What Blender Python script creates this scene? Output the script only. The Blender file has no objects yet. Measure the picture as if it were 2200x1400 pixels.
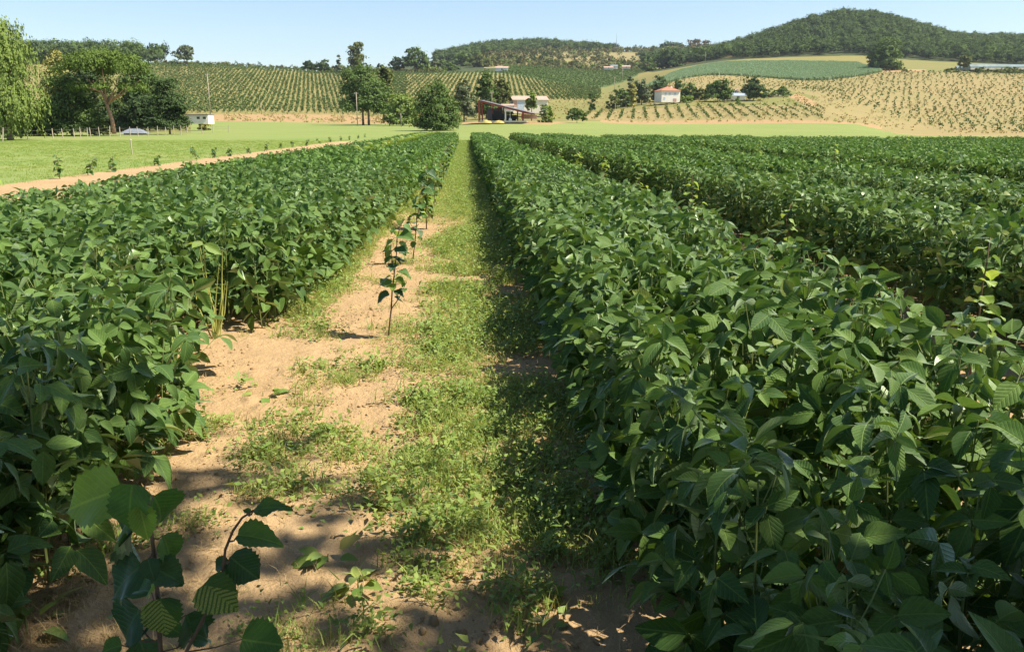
import bpy, math, random
import numpy as np
from mathutils import Matrix, Vector, Euler
R = math.radians
rng = np.random.default_rng(7)
random.seed(7)
S = bpy.context.scene
C = S.collection
# ------------------------------------------------------------------ camera
F = 1750.0; PITCH = math.atan(432/1750.0); YAW = R(3.175); CH = 1.6
cam = bpy.data.cameras.new('camera'); cam.sensor_width = 36; cam.lens = 36*F/2200
cam.clip_start = .05; cam.clip_end = 9000
co = bpy.data.objects.new('camera', cam); C.objects.link(co)
co.location = (0, 0, CH); co.rotation_euler = (math.pi/2-PITCH, 0, -YAW)
S.camera = co
# ------------------------------------------------------------------ light
SUN_EL, SUN_AZ = 54, 102          # azimuth clockwise from +Y (the view): from the right
W = bpy.data.worlds.new('World'); S.world = W; W.use_nodes = True
wn = W.node_tree; sky = wn.nodes.new('ShaderNodeTexSky'); sky.sky_type = 'NISHITA'; sky.sun_disc = False
sky.sun_elevation = R(SUN_EL); sky.sun_rotation = R(SUN_AZ); sky.altitude = 100
sky.air_density = 1.0; sky.dust_density = .7; sky.ozone_density = 2.2
bg = wn.nodes['Background']; bg.inputs[1].default_value = .090
wn.links.new(sky.outputs[0], bg.inputs[0])
sd = bpy.data.lights.new('sun', 'SUN'); sd.energy = 5.0; sd.angle = R(.55); sd.color = (1, .90, .74)
so = bpy.data.objects.new('sun', sd); C.objects.link(so)
sv = Vector((math.sin(R(SUN_AZ))*math.cos(R(SUN_EL)), math.cos(R(SUN_AZ))*math.cos(R(SUN_EL)), math.sin(R(SUN_EL))))
so.rotation_euler = sv.to_track_quat('Z', 'Y').to_euler(); so.location = (30, 0, 40)
S.view_settings.view_transform = 'Standard'; S.view_settings.look = 'None'
S.view_settings.exposure = 1.0; S.view_settings.gamma = 1; S.view_settings.use_curve_mapping = False
S.render.engine = 'CYCLES'
HAZE = .00007
S.cycles.max_bounces = 6; S.cycles.diffuse_bounces = 3; S.cycles.glossy_bounces = 2
S.cycles.transmission_bounces = 4; S.cycles.transparent_max_bounces = 4

# ------------------------------------------------------------------ pixel <-> place
f0 = np.array([math.sin(YAW), math.cos(YAW)]); r0 = np.array([math.cos(YAW), -math.sin(YAW)])
cp, sp = math.cos(PITCH), math.sin(PITCH)
def P(x, y, D):
    x = np.asarray(x, float); y = np.asarray(y, float); D = np.asarray(D, float)
    v = (700-y)/F; s = D/(cp+v*sp); lat = s*(x-1100)/F; z = CH+s*(-sp+v*cp)
    return np.stack([D*f0[0]+lat*r0[0], D*f0[1]+lat*r0[1], z+0*lat], -1)
def ypix(D, z):
    t = (np.asarray(z)-CH)/np.asarray(D, float)
    v = (t*cp+sp)/(cp-t*sp)
    return 700-F*v
KD = [110,150,200,250,310,360,430,520,650,800,1000,1200,1400,2200]
KT = {
-900:[292,282,274,266,256,245,215,178,138,120,118,130,140,160],
0:   [292,282,274,266,256,245,215,178,138,124,122,135,145,165],
200: [292,282,274,266,256,246,216,178,138,126,125,138,148,168],
350: [292,282,273,265,254,247,218,180,138,136,142,148,155,170],
500: [292,281,272,264,254,246,219,182,143,146,152,158,160,170],
640: [292,281,272,265,256,248,222,186,152,152,156,160,162,170],
740: [292,281,272,266,258,252,226,190,158,154,156,160,162,170],
850: [292,281,271,267,259,252,228,192,158,154,150,146,150,165],
950: [292,280,269,265,256,246,222,188,157,152,138,126,124,150],
1050:[292,278,263,257,245,235,215,184,154,148,130,110,100,130],
1150:[291,278,263,254,240,230,210,186,165,148,135,112,96,125],
1270:[291,279,268,260,245,232,218,207,192,160,142,120,104,130],
1350:[291,280,273,266,240,228,212,200,185,158,142,118,112,130],
1450:[291,282,275,266,232,216,194,163,148,145,138,116,106,130],
1550:[292,284,276,265,230,215,192,160,134,126,120,108,106,130],
1650:[292,285,276,265,228,213,192,168,134,117,84,80,86,130],
1750:[293,286,277,265,228,213,196,177,136,110,46,60,75,130],
1850:[294,287,278,267,245,222,197,165,138,105,32,45,65,130],
1950:[295,292,290,286,258,235,200,160,142,110,58,62,75,130],
2050:[296,293,291,289,262,238,203,160,144,118,93,92,100,130],
2200:[297,294,292,290,264,240,205,162,148,125,93,92,100,130],
3200:[297,294,292,290,264,240,205,162,148,125,90,92,100,130]}
FX = np.arange(-900, 3201, 20.0); FD = np.exp(np.linspace(math.log(18), math.log(2200), 260))
_kx = np.array(sorted(KT)); _kt = np.array([KT[k] for k in _kx], float)
_t1 = np.array([np.interp(FX, _kx, _kt[:, j]) for j in range(len(KD))])
# work in slope (height / distance) so that it stays smooth near the field
_FY = np.array([np.interp(FD, KD, _t1[:, i]) for i in range(len(FX))])
_flat = ypix(FD, -.03)[None, :]
_w = np.clip((FD-88)/(118-88), 0, 1)[None, :]
_FY = _flat*(1-_w)+_FY*_w
def blur(a, n, ax):
    k = np.ones(n)/n; pad = [(0, 0)]*2; pad[ax] = (n//2, n//2)
    return np.apply_along_axis(lambda m: np.convolve(m, k, 'valid'), ax, np.pad(a, pad, mode='edge'))
_b = blur(blur(_FY, 5, 0), 3, 0); _b = blur(_b, 5, 1)
_w2 = np.clip((FD-85)/40, 0, 1)[None, :]
_FY = _FY*(1-_w2)+_b*_w2
def TY(x, D):
    x = np.clip(np.asarray(x, float), -900, 3199); D = np.clip(np.asarray(D, float), 18.01, 2199)
    i = (x+900)/20; j = (np.log(D)-math.log(18))/(math.log(2200)-math.log(18))*259
    i0 = np.minimum(i.astype(int), len(FX)-2); j0 = np.minimum(j.astype(int), 258); a = i-i0; b = j-j0
    return (_FY[i0, j0]*(1-a)*(1-b)+_FY[i0+1, j0]*a*(1-b)+_FY[i0, j0+1]*(1-a)*b+_FY[i0+1, j0+1]*a*b)
def G(x, D):                    # ground point in column x at depth D
    return P(x, TY(x, D), D)
def from_lat(lat, D):           # lateral metres, depth -> column x, world point
    x = 1100+lat/D*F*1.03
    for _ in range(4):
        v = (700-TY(x, D))/F; x = 1100+lat/D*(cp+v*sp)*F
    return x, G(x, D)
def D_at(x, y, lo=60, hi=1000): # first ground hit of a pixel
    d = np.linspace(lo, hi, 2000); yy = TY(np.full_like(d, x), d)
    k = np.argmax(yy <= y); return float(d[k])

# ------------------------------------------------------------------ objects
def tag(o, label=None, cat=None, group=None, kind=None):
    if label: o['label'] = label
    if cat: o['category'] = cat
    if group: o['group'] = group
    if kind: o['kind'] = kind
    return o
def empty(name, loc=(0, 0, 0), label=None, cat=None, group=None):
    o = bpy.data.objects.new(name, None); o.empty_display_size = .1; C.objects.link(o); o.location = tuple(loc)
    return tag(o, label, cat, group)
def mesh(name, V, Fc, mat, uv=None, attrs=None, smooth=False):
    V = np.asarray(V, np.float32).reshape(-1, 3)
    me = bpy.data.meshes.new(name)
    if isinstance(Fc, np.ndarray):
        n = Fc.shape[1]; me.vertices.add(len(V)); me.vertices.foreach_set('co', V.ravel())
        me.loops.add(Fc.size); me.loops.foreach_set('vertex_index', Fc.ravel().astype(np.int32))
        me.polygons.add(len(Fc)); me.polygons.foreach_set('loop_start', np.arange(0, Fc.size, n, dtype=np.int32))
    else:
        me.from_pydata(V.tolist(), [], Fc)
    if uv is not None:
        l = me.uv_layers.new(name='UVMap'); li = np.empty(len(me.loops), np.int32); me.loops.foreach_get('vertex_index', li)
        l.data.foreach_set('uv', np.asarray(uv, np.float32)[li].ravel())
    if attrs:
        for k, a in attrs.items():
            at = me.attributes.new(k, 'FLOAT', 'POINT'); at.data.foreach_set('value', np.asarray(a, np.float32))
    for m in (mat if isinstance(mat, (list, tuple)) else [mat]): me.materials.append(m)
    me.update(calc_edges=True)
    if smooth: me.polygons.foreach_set('use_smooth', np.ones(len(me.polygons), bool))
    me.validate() if False else None
    return me
def link(name, me, parent=None, loc=None, rot=None, sc=None):
    o = bpy.data.objects.new(name, me); C.objects.link(o)
    if parent: o.parent = parent
    if loc is not None: o.location = tuple(loc)
    if rot is not None: o.rotation_euler = tuple(rot)
    if sc is not None: o.scale = (sc, sc, sc) if np.isscalar(sc) else tuple(sc)
    return o
class MB:
    def __init__(s): s.v = []; s.f = []
    def add(s, v, f):
        n = len(s.v); s.v += [tuple(p) for p in v]; s.f += [tuple(i+n for i in q) for q in f]
    def box(s, a, b, M=None):
        (x0, y0, z0), (x1, y1, z1) = a, b
        v = [Vector(p) for p in ((x0,y0,z0),(x1,y0,z0),(x1,y1,z0),(x0,y1,z0),(x0,y0,z1),(x1,y0,z1),(x1,y1,z1),(x0,y1,z1))]
        if M is not None: v = [M@p for p in v]
        s.add(v, [(3,2,1,0),(4,5,6,7),(0,1,5,4),(1,2,6,5),(2,3,7,6),(3,0,4,7)]); return s
    def tube(s, pts, rad, n=6):
        pts = [Vector(p) for p in pts]; ring = []
        for i, p in enumerate(pts):
            d = (pts[min(i+1, len(pts)-1)]-pts[max(i-1, 0)]).normalized()
            a = d.orthogonal().normalized() if i == 0 else (a0-d*a0.dot(d)).normalized()
            a0 = a; b = d.cross(a); r = rad[i] if hasattr(rad, '__len__') else rad
            ring.append([p+a*math.cos(t*2*math.pi/n)*r+b*math.sin(t*2*math.pi/n)*r for t in range(n)])
        v = [q for rr in ring for q in rr]; f = []
        for i in range(len(pts)-1):
            for t in range(n):
                u = (t+1) % n; f.append((i*n+t, i*n+u, (i+1)*n+u, (i+1)*n+t))
        f.append(tuple(range(n-1, -1, -1))); f.append(tuple((len(pts)-1)*n+t for t in range(n)))
        s.add(v, f); return s
    def mesh(s, name, mat, smooth=False):
        return mesh(name, s.v, s.f, mat, smooth=smooth)
    def build(s, name, mat, parent=None, smooth=False, loc=None):
        return link(name, s.mesh(name, mat, smooth), parent, loc)

# ------------------------------------------------------------------ materials
def N(nt, t, **k):
    n = nt.nodes.new('ShaderNode'+t)
    for a, b in k.items():
        if a.startswith('i_'):
            key = a[2:]; key = int(key) if key.isdigit() else key.replace('_', ' ')
            n.inputs[key].default_value = b
        else: setattr(n, a, b)
    return n
def mix(nt, fac, a, b, mode='MIX'):
    n = nt.nodes.new('ShaderNodeMix'); n.data_type = 'RGBA'; n.blend_type = mode
    for s, v in ((0, fac), (6, a), (7, b)):
        if hasattr(v, 'is_linked') or isinstance(v, bpy.types.NodeSocket): nt.links.new(v, n.inputs[s])
        elif s == 0: n.inputs[0].default_value = v
        else: n.inputs[s].default_value = (*v[:3], 1)
    return n.outputs[2]
def math_(nt, op, a, b=None, c=None):
    n = nt.nodes.new('ShaderNodeMath'); n.operation = op
    for i, v in enumerate((a, b, c)):
        if v is None: continue
        if isinstance(v, bpy.types.NodeSocket): nt.links.new(v, n.inputs[i])
        else: n.inputs[i].default_value = v
    return n.outputs[0]
def ramp(nt, fac, lo, hi):
    n = N(nt, 'MapRange'); n.inputs[1].default_value = lo; n.inputs[2].default_value = hi
    nt.links.new(fac, n.inputs[0]); return n.outputs[0]
def noise(nt, scale, detail=3, rough=.55, coord='Object', sc=None):
    t = N(nt, 'TexCoord'); n = N(nt, 'TexNoise'); n.inputs['Scale'].default_value = scale
    n.inputs['Detail'].default_value = detail; n.inputs['Roughness'].default_value = rough
    v = t.outputs[coord]
    if sc:
        m = N(nt, 'Mapping'); m.inputs['Scale'].default_value = sc; nt.links.new(v, m.inputs[0]); v = m.outputs[0]
    nt.links.new(v, n.inputs['Vector']); return n.outputs['Fac']
def newmat(name):
    m = bpy.data.materials.new(name); m.use_nodes = True; nt = m.node_tree; nt.nodes.clear()
    return m, nt, nt.nodes.new('ShaderNodeOutputMaterial')
def plain(name, col, rough=.8, var=.15, scale=3, bump=0, spec=.3, metal=0):
    m, nt, out = newmat(name); b = N(nt, 'BsdfPrincipled'); nt.links.new(b.outputs[0], out.inputs[0])
    b.inputs['Roughness'].default_value = rough; b.inputs['Specular IOR Level'].default_value = spec; b.inputs['Metallic'].default_value = metal
    f = noise(nt, scale, 4)
    c = mix(nt, ramp(nt, f, .3, .7), [k*(1-var) for k in col], [min(1, k*(1+var)) for k in col])
    nt.links.new(c, b.inputs['Base Color'])
    if bump:
        bn = N(nt, 'Bump'); bn.inputs['Strength'].default_value = bump; nt.links.new(f, bn.inputs['Height']); nt.links.new(bn.outputs[0], b.inputs['Normal'])
    return m
def leafmat(name, c1, c2, back=None, trans=.3, gloss=.12, rough=.38, veins=0, tcol=None, patch=.0, pcol=(.3,.33,.06), nscale=None, mottle=False):
    """c1..c2: colour range of the blades; veins>0: uv midrib and side veins"""
    m, nt, out = newmat(name)
    oi = N(nt, 'ObjectInfo'); at = N(nt, 'Attribute', attribute_name='tone')
    r = math_(nt, 'FRACT', math_(nt, 'ADD', oi.outputs['Random'], at.outputs['Fac']))
    if nscale:
        n1 = ramp(nt, noise(nt, nscale, 3), .32, .68); r = math_(nt, 'ADD', math_(nt, 'MULTIPLY', r, .45), math_(nt, 'MULTIPLY', n1, .55))
    col = mix(nt, r, c1, c2)
    if patch:
        pf = math_(nt, 'GREATER_THAN', math_(nt, 'FRACT', math_(nt, 'MULTIPLY', r, 17.3)), 1-patch)
        col = mix(nt, math_(nt, 'MULTIPLY', pf, .75), col, pcol)
    bumpn = None
    if veins:
        uv = N(nt, 'UVMap'); sx = N(nt, 'SeparateXYZ'); nt.links.new(uv.outputs[0], sx.inputs[0])
        au = math_(nt, 'ABSOLUTE', math_(nt, 'SUBTRACT', sx.outputs[0], .5))
        t = math_(nt, 'SUBTRACT', math_(nt, 'MULTIPLY', sx.outputs[1], veins), math_(nt, 'MULTIPLY', au, veins*.75))
        tri = math_(nt, 'PINGPONG', t, .5)                      # 0 on a vein
        side = ramp(nt, tri, .10, .0); mid = ramp(nt, au, .035, .012)
        fine = noise(nt, 55, 3, .6, 'UV'); blot = noise(nt, 7, 3, .6, 'UV'); col = mix(nt, ramp(nt, blot, .35, .7), mix(nt, .35, col, (c1[0]*.7, c1[1]*.7, c1[2]*.7)), col)
        v = math_(nt, 'MAXIMUM', math_(nt, 'MULTIPLY', side, .6), mid)
        fine2 = None
        if mottle:
            e = math_(nt, 'MULTIPLY', ramp(nt, tri, .1, .28), ramp(nt, noise(nt, 90, 2, .6, 'UV'), .46, .58))
            e = math_(nt, 'MULTIPLY', e, math_(nt, 'GREATER_THAN', math_(nt,'ADD',sx.outputs[0], math_(nt,'MULTIPLY',sx.outputs[1],.5)), .55))
            col = mix(nt, math_(nt, 'MULTIPLY', e, .85), col, (.55, .56, .16))
        col = mix(nt, math_(nt, 'MULTIPLY', math_(nt, 'MULTIPLY', v, fine), .55), col, (c2[0]*2.2+.03, c2[1]*1.9+.04, c2[2]*1.8+.02))
        h = math_(nt, 'ADD', math_(nt, 'MULTIPLY', ramp(nt, tri, 0, .28), .5), math_(nt, 'MULTIPLY', fine, .5))
        h = math_(nt, 'SUBTRACT', h, mid)
        bumpn = N(nt, 'Bump'); bumpn.inputs['Strength'].default_value = .5; bumpn.inputs['Distance'].default_value = .004; nt.links.new(h, bumpn.inputs['Height'])
    geo = N(nt, 'NewGeometry')
    bk = back or [min(1, k*1.25+.012) for k in c2]
    col2 = mix(nt, geo.outputs['Backfacing'], col, bk)
    d = N(nt, 'BsdfDiffuse'); nt.links.new(col2, d.inputs[0])
    tr = N(nt, 'BsdfTranslucent'); tc = mix(nt, 1, col, tcol or (1.5, 1.45, .5), 'MULTIPLY'); nt.links.new(tc, tr.inputs[0])
    ms = N(nt, 'MixShader'); ms.inputs[0].default_value = trans; nt.links.new(d.outputs[0], ms.inputs[1]); nt.links.new(tr.outputs[0], ms.inputs[2])
    last = ms
    if gloss:
        g = N(nt, 'BsdfGlossy'); g.inputs['Roughness'].default_value = rough; g.inputs['Color'].default_value = (1, 1, 1, 1)
        fr = N(nt, 'Fresnel'); fr.inputs[0].default_value = 1.42
        gf = math_(nt, 'MULTIPLY', fr.outputs[0], gloss*8); gf = math_(nt, 'MINIMUM', gf, .22)
        last = N(nt, 'MixShader'); nt.links.new(gf, last.inputs[0]); nt.links.new(ms.outputs[0], last.inputs[1]); nt.links.new(g.outputs[0], last.inputs[2])
        if bumpn: nt.links.new(bumpn.outputs[0], g.inputs['Normal'])
    if bumpn: nt.links.new(bumpn.outputs[0], d.inputs['Normal'])
    nt.links.new(last.outputs[0], out.inputs[0]); return m
def groundmat(name, ca, cb, cc=None, s1=.05, s2=1.2, bump=.4, streak=None, mid=.5, fine=8):
    m, nt, out = newmat(name); b = N(nt, 'BsdfPrincipled'); nt.links.new(b.outputs[0], out.inputs[0])
    b.inputs['Roughness'].default_value = .95; b.inputs['Specular IOR Level'].default_value = .1
    n1 = ramp(nt, noise(nt, s1, 4, .6, sc=streak), .36, .64); n2 = ramp(nt, noise(nt, s2, 5, .65), .3, .7)
    col = mix(nt, n1, ca, cb)
    col = mix(nt, math_(nt, 'MULTIPLY', n2, mid), col, cc or [k*.72 for k in ca])
    n3 = ramp(nt, noise(nt, fine, 4, .7), .3, .7); col = mix(nt, math_(nt, 'MULTIPLY', n3, .35), col, [k*.62 for k in ca])
    nt.links.new(col, b.inputs['Base Color'])
    bn = N(nt, 'Bump'); bn.inputs['Strength'].default_value = bump; bn.inputs['Distance'].default_value = .1
    nt.links.new(noise(nt, fine, 5, .7), bn.inputs['Height']); nt.links.new(bn.outputs[0], b.inputs['Normal'])
    return m
M = {}
M['soy'] = leafmat('soy_leaf', (.038,.094,.022), (.138,.232,.050), trans=.22, gloss=.04, rough=.55, veins=7, patch=.02, pcol=(.20,.24,.05))
M['soyfar'] = leafmat('soy_leaf_far', (.040,.096,.022), (.130,.225,.048), trans=.22, gloss=.02, rough=.65, patch=.02, pcol=(.16,.24,.05))
M['stem'] = plain('soy_stem', (.16,.20,.06), .7)
M['soil'] = groundmat('dry_soil', (.50,.355,.195), (.43,.295,.155), (.35,.24,.125), s1=.6, s2=5, bump=.5, fine=38, mid=.55)
M['strip'] = groundmat('bare_strip', (.38,.25,.13), (.33,.215,.11), (.30,.235,.10), s1=.2, s2=2, bump=.3, fine=14)
M['meadow'] = groundmat('meadow_grass', (.16,.245,.065), (.22,.27,.08), (.28,.25,.10), s1=.035, s2=.15, bump=.6, fine=3, mid=.5, streak=(1,2.4,1))
M['orch'] = groundmat('orchard_ground', (.23,.21,.075), (.31,.25,.105), (.16,.18,.055), s1=.02, s2=.2, bump=.3, fine=2)
M['tan'] = groundmat('dry_field', (.31,.235,.11), (.265,.225,.095), (.19,.19,.07), s1=.015, s2=.12, bump=.3, fine=2)
M['tan_g'] = groundmat('dry_grass', (.235,.20,.08), (.19,.20,.06), (.13,.165,.045), s1=.02, s2=.12, bump=.3, fine=2)
M['stub'] = groundmat('stubble', (.25,.205,.08), (.21,.20,.065), (.19,.19,.055), s1=.02, s2=.1, bump=.2, fine=2)
M['scrub'] = groundmat('scrub_ground', (.26,.22,.10), (.18,.20,.07), (.34,.25,.13), s1=.012, s2=.06, bump=.3, fine=1)
M['darkcrop'] = groundmat('dense_ground', (.10,.15,.05), (.12,.17,.05), s1=.02, s2=.1, bump=.3, fine=1)
M['woodfloor'] = groundmat('wood_floor', (.07,.09,.035), (.05,.07,.03), s1=.02, s2=.1, bump=.3, fine=1)
M['bark'] = plain('bark', (.20,.15,.11), .9, .3, 8, .5)
M['bark_p'] = plain('pine_bark', (.32,.19,.13), .9, .3, 8, .5)
M['bark_g'] = plain('grey_bark', (.24,.21,.17), .9, .3, 8, .5)
M['sapstem'] = plain('sapling_stem', (.13,.085,.05), .8, .25, 30)
def tm(n, a, b, **k): M[n] = leafmat(n, a, b, trans=.25, gloss=0, rough=.6, nscale=k.pop('ns', .35), **k)
tm('t_mid', (.045,.085,.024), (.085,.135,.036)); tm('t_dark', (.026,.052,.022), (.050,.085,.028))
tm('t_olive', (.062,.085,.028), (.105,.128,.038)); tm('t_light', (.09,.15,.035), (.15,.21,.05))
tm('t_willow', (.095,.15,.032), (.15,.205,.050)); tm('t_pine', (.050,.092,.022), (.095,.145,.030))
tm('t_yellow', (.20,.22,.05), (.30,.29,.08)); tm('t_grey', (.075,.10,.055), (.11,.14,.075))
tm('t_red', (.075,.060,.035), (.11,.09,.04)); tm('t_pale', (.20,.21,.06), (.28,.27,.09))
tm('wood', (.020,.050,.020), (.068,.108,.036), ns=.03); tm('scrubleaf', (.06,.09,.035), (.17,.17,.07), ns=.02)
tm('orchleaf', (.052,.095,.028), (.095,.145,.042)); tm('bluecrop', (.22,.31,.20), (.28,.37,.24)); tm('mgrass', (.15,.24,.05), (.24,.30,.08))
M['weed'] = leafmat('weed_leaf', (.13,.23,.05), (.26,.33,.08), trans=.3, gloss=.04, rough=.5, patch=.05, pcol=(.32,.28,.10))
M['grass'] = leafmat('grass_blade', (.20,.30,.06), (.36,.38,.11), trans=.3, gloss=.04, rough=.5, patch=.10, pcol=(.42,.34,.14))
M['dry'] = leafmat('dry_straw', (.38,.27,.13), (.52,.40,.20), trans=.1, gloss=0)
M['hazel'] = leafmat('hazel_leaf', (.06,.145,.035), (.11,.21,.048), trans=.36, gloss=.05, rough=.5, veins=9)
M['hazel_l'] = leafmat('hazel_leaf_pale_sunlit', (.20,.32,.06), (.26,.38,.08), trans=.42, gloss=.04, rough=.5, veins=9)  # pale leaves, brightened further to put partial sunlight into the colour
M['hazel_d'] = leafmat('hazel_leaf_dark', (.034,.085,.030), (.055,.12,.04), trans=.2, gloss=.07, rough=.5, veins=9)
M['hazel_m'] = leafmat('hazel_leaf_mottled', (.05,.11,.025), (.07,.13,.03), trans=.25, gloss=.04, rough=.5, veins=9, mottle=True)
M['white'] = plain('white_render', (.78,.74,.66), .8, .06, 1)
M['cream'] = plain('cream_render', (.72,.66,.54), .85, .1, .6)
M['pink'] = plain('pink_brick', (.46,.30,.24), .85, .1, 2)
M['tile'] = plain('roof_tile', (.42,.17,.10), .85, .25, 3, .3)
M['tile2'] = plain('faded_tile', (.42,.29,.23), .85, .2, 2, .3)
M['redsteel'] = plain('red_steel', (.34,.07,.045), .6, .2, 2)
M['sheet'] = plain('dark_sheet', (.16,.14,.15), .6, .2, 1)
M['black'] = plain('black_paint', (.018,.018,.022), .5, .3, 2)
M['rubber'] = plain('rubber', (.02,.02,.02), .9)
M['post'] = plain('fence_wood', (.42,.36,.28), .9, .25, 6)
M['pole'] = plain('pole_wood', (.36,.31,.24), .9, .2, 2)
M['concrete'] = plain('concrete', (.50,.48,.43), .9, .12, 2)
M['wire'] = plain('wire', (.25,.25,.25), .5, metal=.6)
M['grey'] = plain('grey_sheet', (.20,.23,.27), .5, .1, 2)
M['blue'] = plain('blue_sheet', (.30,.36,.44), .5, .1, 2)
M['ghouse'] = plain('greenhouse_film', (.17,.23,.23), .35, .2, .3)
M['glass'] = plain('window_glass', (.06,.07,.08), .15, .1, spec=.6)
M['shutter'] = plain('shutter', (.45,.52,.60), .6)
M['stone'] = plain('stone', (.50,.40,.30), .9, .2, 2, .4)
M['hay'] = plain('hay', (.50,.40,.14), .95, .25, 4, .4)

# ------------------------------------------------------------------ terrain
xs = np.concatenate([np.arange(-900, -60, 40), np.arange(-60, 2261, 5), np.arange(2280, 3200, 40)]).astype(float)
ds = np.concatenate([np.linspace(18, 100, 10)[:-1], np.linspace(100, 240, 40)[:-1], np.linspace(240, 860, 230)[:-1], np.linspace(860, 1450, 70)[:-1], np.linspace(1450, 2195, 8)])
XX, DD = np.meshgrid(xs, ds, indexing='ij'); V = G(XX, DD)
nx, nd = len(xs), len(ds)
cx = (XX[:-1, :-1]+XX[1:, 1:])/2; cd = (DD[:-1, :-1]+DD[1:, 1:])/2
def itp(x, *pts): return np.interp(x, [p[0] for p in pts], [p[1] for p in pts])
DTOP_MID = lambda x: itp(x, (850, 655), (1080, 655), (1170, 625), (1290, 640), (1340, 690), (1398, 800))
BL_LO = lambda x: itp(x, (1370, 470), (1420, 490), (1520, 521), (1750, 521), (1850, 530), (1895, 565))
BL_HI = lambda x: itp(x, (1370, 480), (1450, 600), (1540, 645), (1700, 660), (1840, 655), (1895, 570))
def region(x, d):
    r = np.full(x.shape, 1)                                                     # 1 meadow
    r[d > itp(x, (-900, 300), (400, 275), (860, 250), (900, 228), (1000, 195), (1180, 185), (1260, 238), (1850, 250), (1900, 225), (1930, 190), (2200, 150), (3200, 140))] = 2  # bare strip
    g = (x < 410) & (d > 135); r[g] = 8
    r[(x < 860) & (x >= 410) & (d > itp(x, (400, 352), (750, 372), (860, 345)))] = 3             # left orchard
    r[(x < 410) & (d > 370)] = 3
    r[(x > 860) & (x < 1290) & (d > itp(x,(860,250),(1180,215),(1290,250)))] = 8                                               # dry grass by the barns
    r[(x > 860) & (x < 1290) & (d > itp(x, (860, 350), (1100, 395), (1180, 400), (1290, 425)))] = 3
    r[(x >= 1290) & (x < 1760) & (d > 318)] = 8
    r[(x >= 1240) & (x < 1900) & (d > 262) & (d <= 318)] = 6
    r[(x > itp(d, (250, 1800), (300, 1770), (345, 1720), (380, 1760), (430, 1690), (440, 1420), (520, 1420))) & (d > 262) & (d < 560)] = 6
    r[(x > 1895) & (d > 210) & (d < 560)] = 6
    tr = np.abs(x-itp(d, (262, 1765), (300, 1760), (340, 1735), (400, 1700))) < 18; r[tr & (d > 318) & (d < 400)] = 2
    r[(x > 1395) & (x < 1745) & (d > 430) & (d < 524)] = 6
    r[(x > 1290) & (x < 1400) & (d > 400)] = 8
    r[(x > 850) & (x < 1395) & (d > DTOP_MID(x))] = 5                        # dark field
    b = (x >= 1370) & (x <= 1895) & (d > BL_LO(x)); r[b] = 4
    r[(x >= 1370) & (x <= 1895) & (d > BL_HI(x))] = 7
    r[(x > 1895) & (d >= 560)] = 8
    r[(x > 1840) & (x < 1990) & (d > 560) & (d < 600)] = 2
    w = d > itp(x, (-900, 640), (350, 660), (850, 668), (1080, 668), (1085, 850), (1380, 850), (1400, 760), (1480, 700), (1600, 730), (1850, 735), (1950, 712), (2200, 700))
    r[w] = 9
    s = w & (x > 1040) & (x < 1600) & (d > 820); r[s & (d < 1330)] = 10
    return r
RG = region(cx, cd)
names = {1: ('meadow', 'meadow'), 2: ('bare_strip', 'strip'), 3: ('orchard_hillside', 'orch'), 4: ('crop_hillside', 'darkcrop'), 5: ('dense_field', 'darkcrop'),
         6: ('dry_orchard_ground', 'tan'), 7: ('stubble_field', 'stub'), 8: ('dry_grassland', 'tan_g'), 9: ('wooded_hill', 'woodfloor'), 10: ('scrub_hillside', 'scrub')}
Vf = V.reshape(-1, 3); ii, jj = np.meshgrid(np.arange(nx-1), np.arange(nd-1), indexing='ij'); k0 = ii*nd+jj
for r, (nm, mt) in names.items():
    k = k0[RG == r]
    if not len(k): continue
    q = np.stack([k, k+nd, k+nd+1, k+1], -1); u, inv = np.unique(q.ravel(), return_inverse=True)
    tag(link(nm, mesh(nm, Vf[u], inv.reshape(-1, 4), M[mt], smooth=True)), kind='structure')
# the plain behind and beside the camera, to the horizon
t = np.linspace(0, 2*math.pi, 65)[:-1]; rr = [0, 20, 80, 300, 1200, 3000]
v = [(0, 0, -.06)]+[(math.cos(a)*q, math.sin(a)*q, -.06 if q < 80 else -.06-q*.012) for q in rr[1:] for a in t]
f = [(0, 1+i, 1+(i+1) % 64) for i in range(64)]+[(1+(k)*64+i, 1+(k+1)*64+i, 1+(k+1)*64+(i+1) % 64, 1+k*64+(i+1) % 64) for k in range(4) for i in range(64)]
tag(link('ground', mesh('ground', v, f, M['meadow'])), kind='structure')
# field soil, a sheet over the meadow
END = [(-12.7, 84), (0, 80), (10, 61), (18, 53), (31, 47), (70, 40)]
def yend(x): return np.interp(x, [p[0] for p in END], [p[1] for p in END])
def sheet(name, X, Y, fz, mat):
    xx, yy = np.meshgrid(X, Y, indexing='ij'); yy = np.minimum(yy, yend(xx)) if name == 'field_soil' else yy
    zz = fz(xx, yy); n = len(Y); i, j = np.meshgrid(np.arange(len(X)-1), np.arange(n-1), indexing='ij'); k = (i*n+j).ravel()
    return tag(link(name, mesh(name, np.stack([xx, yy, zz], -1).reshape(-1, 3), np.stack([k, k+n, k+n+1, k+1], -1), M[mat], smooth=True)), kind='structure')
def vnoise(x, y, s, seed=0):
    r_ = np.random.default_rng(seed).random((256, 256)); x = x/s; y = y/s
    xi = np.floor(x).astype(int); yi = np.floor(y).astype(int); a = x-xi; b = y-yi; a = a*a*(3-2*a); b = b*b*(3-2*b)
    g = lambda i, j: r_[i % 256, j % 256]
    return g(xi, yi)*(1-a)*(1-b)+g(xi+1, yi)*a*(1-b)+g(xi, yi+1)*(1-a)*b+g(xi+1, yi+1)*a*b
def fl_edge(x, y):      # ragged left edge of the dirt strip against the meadow
    return .25*vnoise(y, y*0, 1.3, 5)
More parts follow.
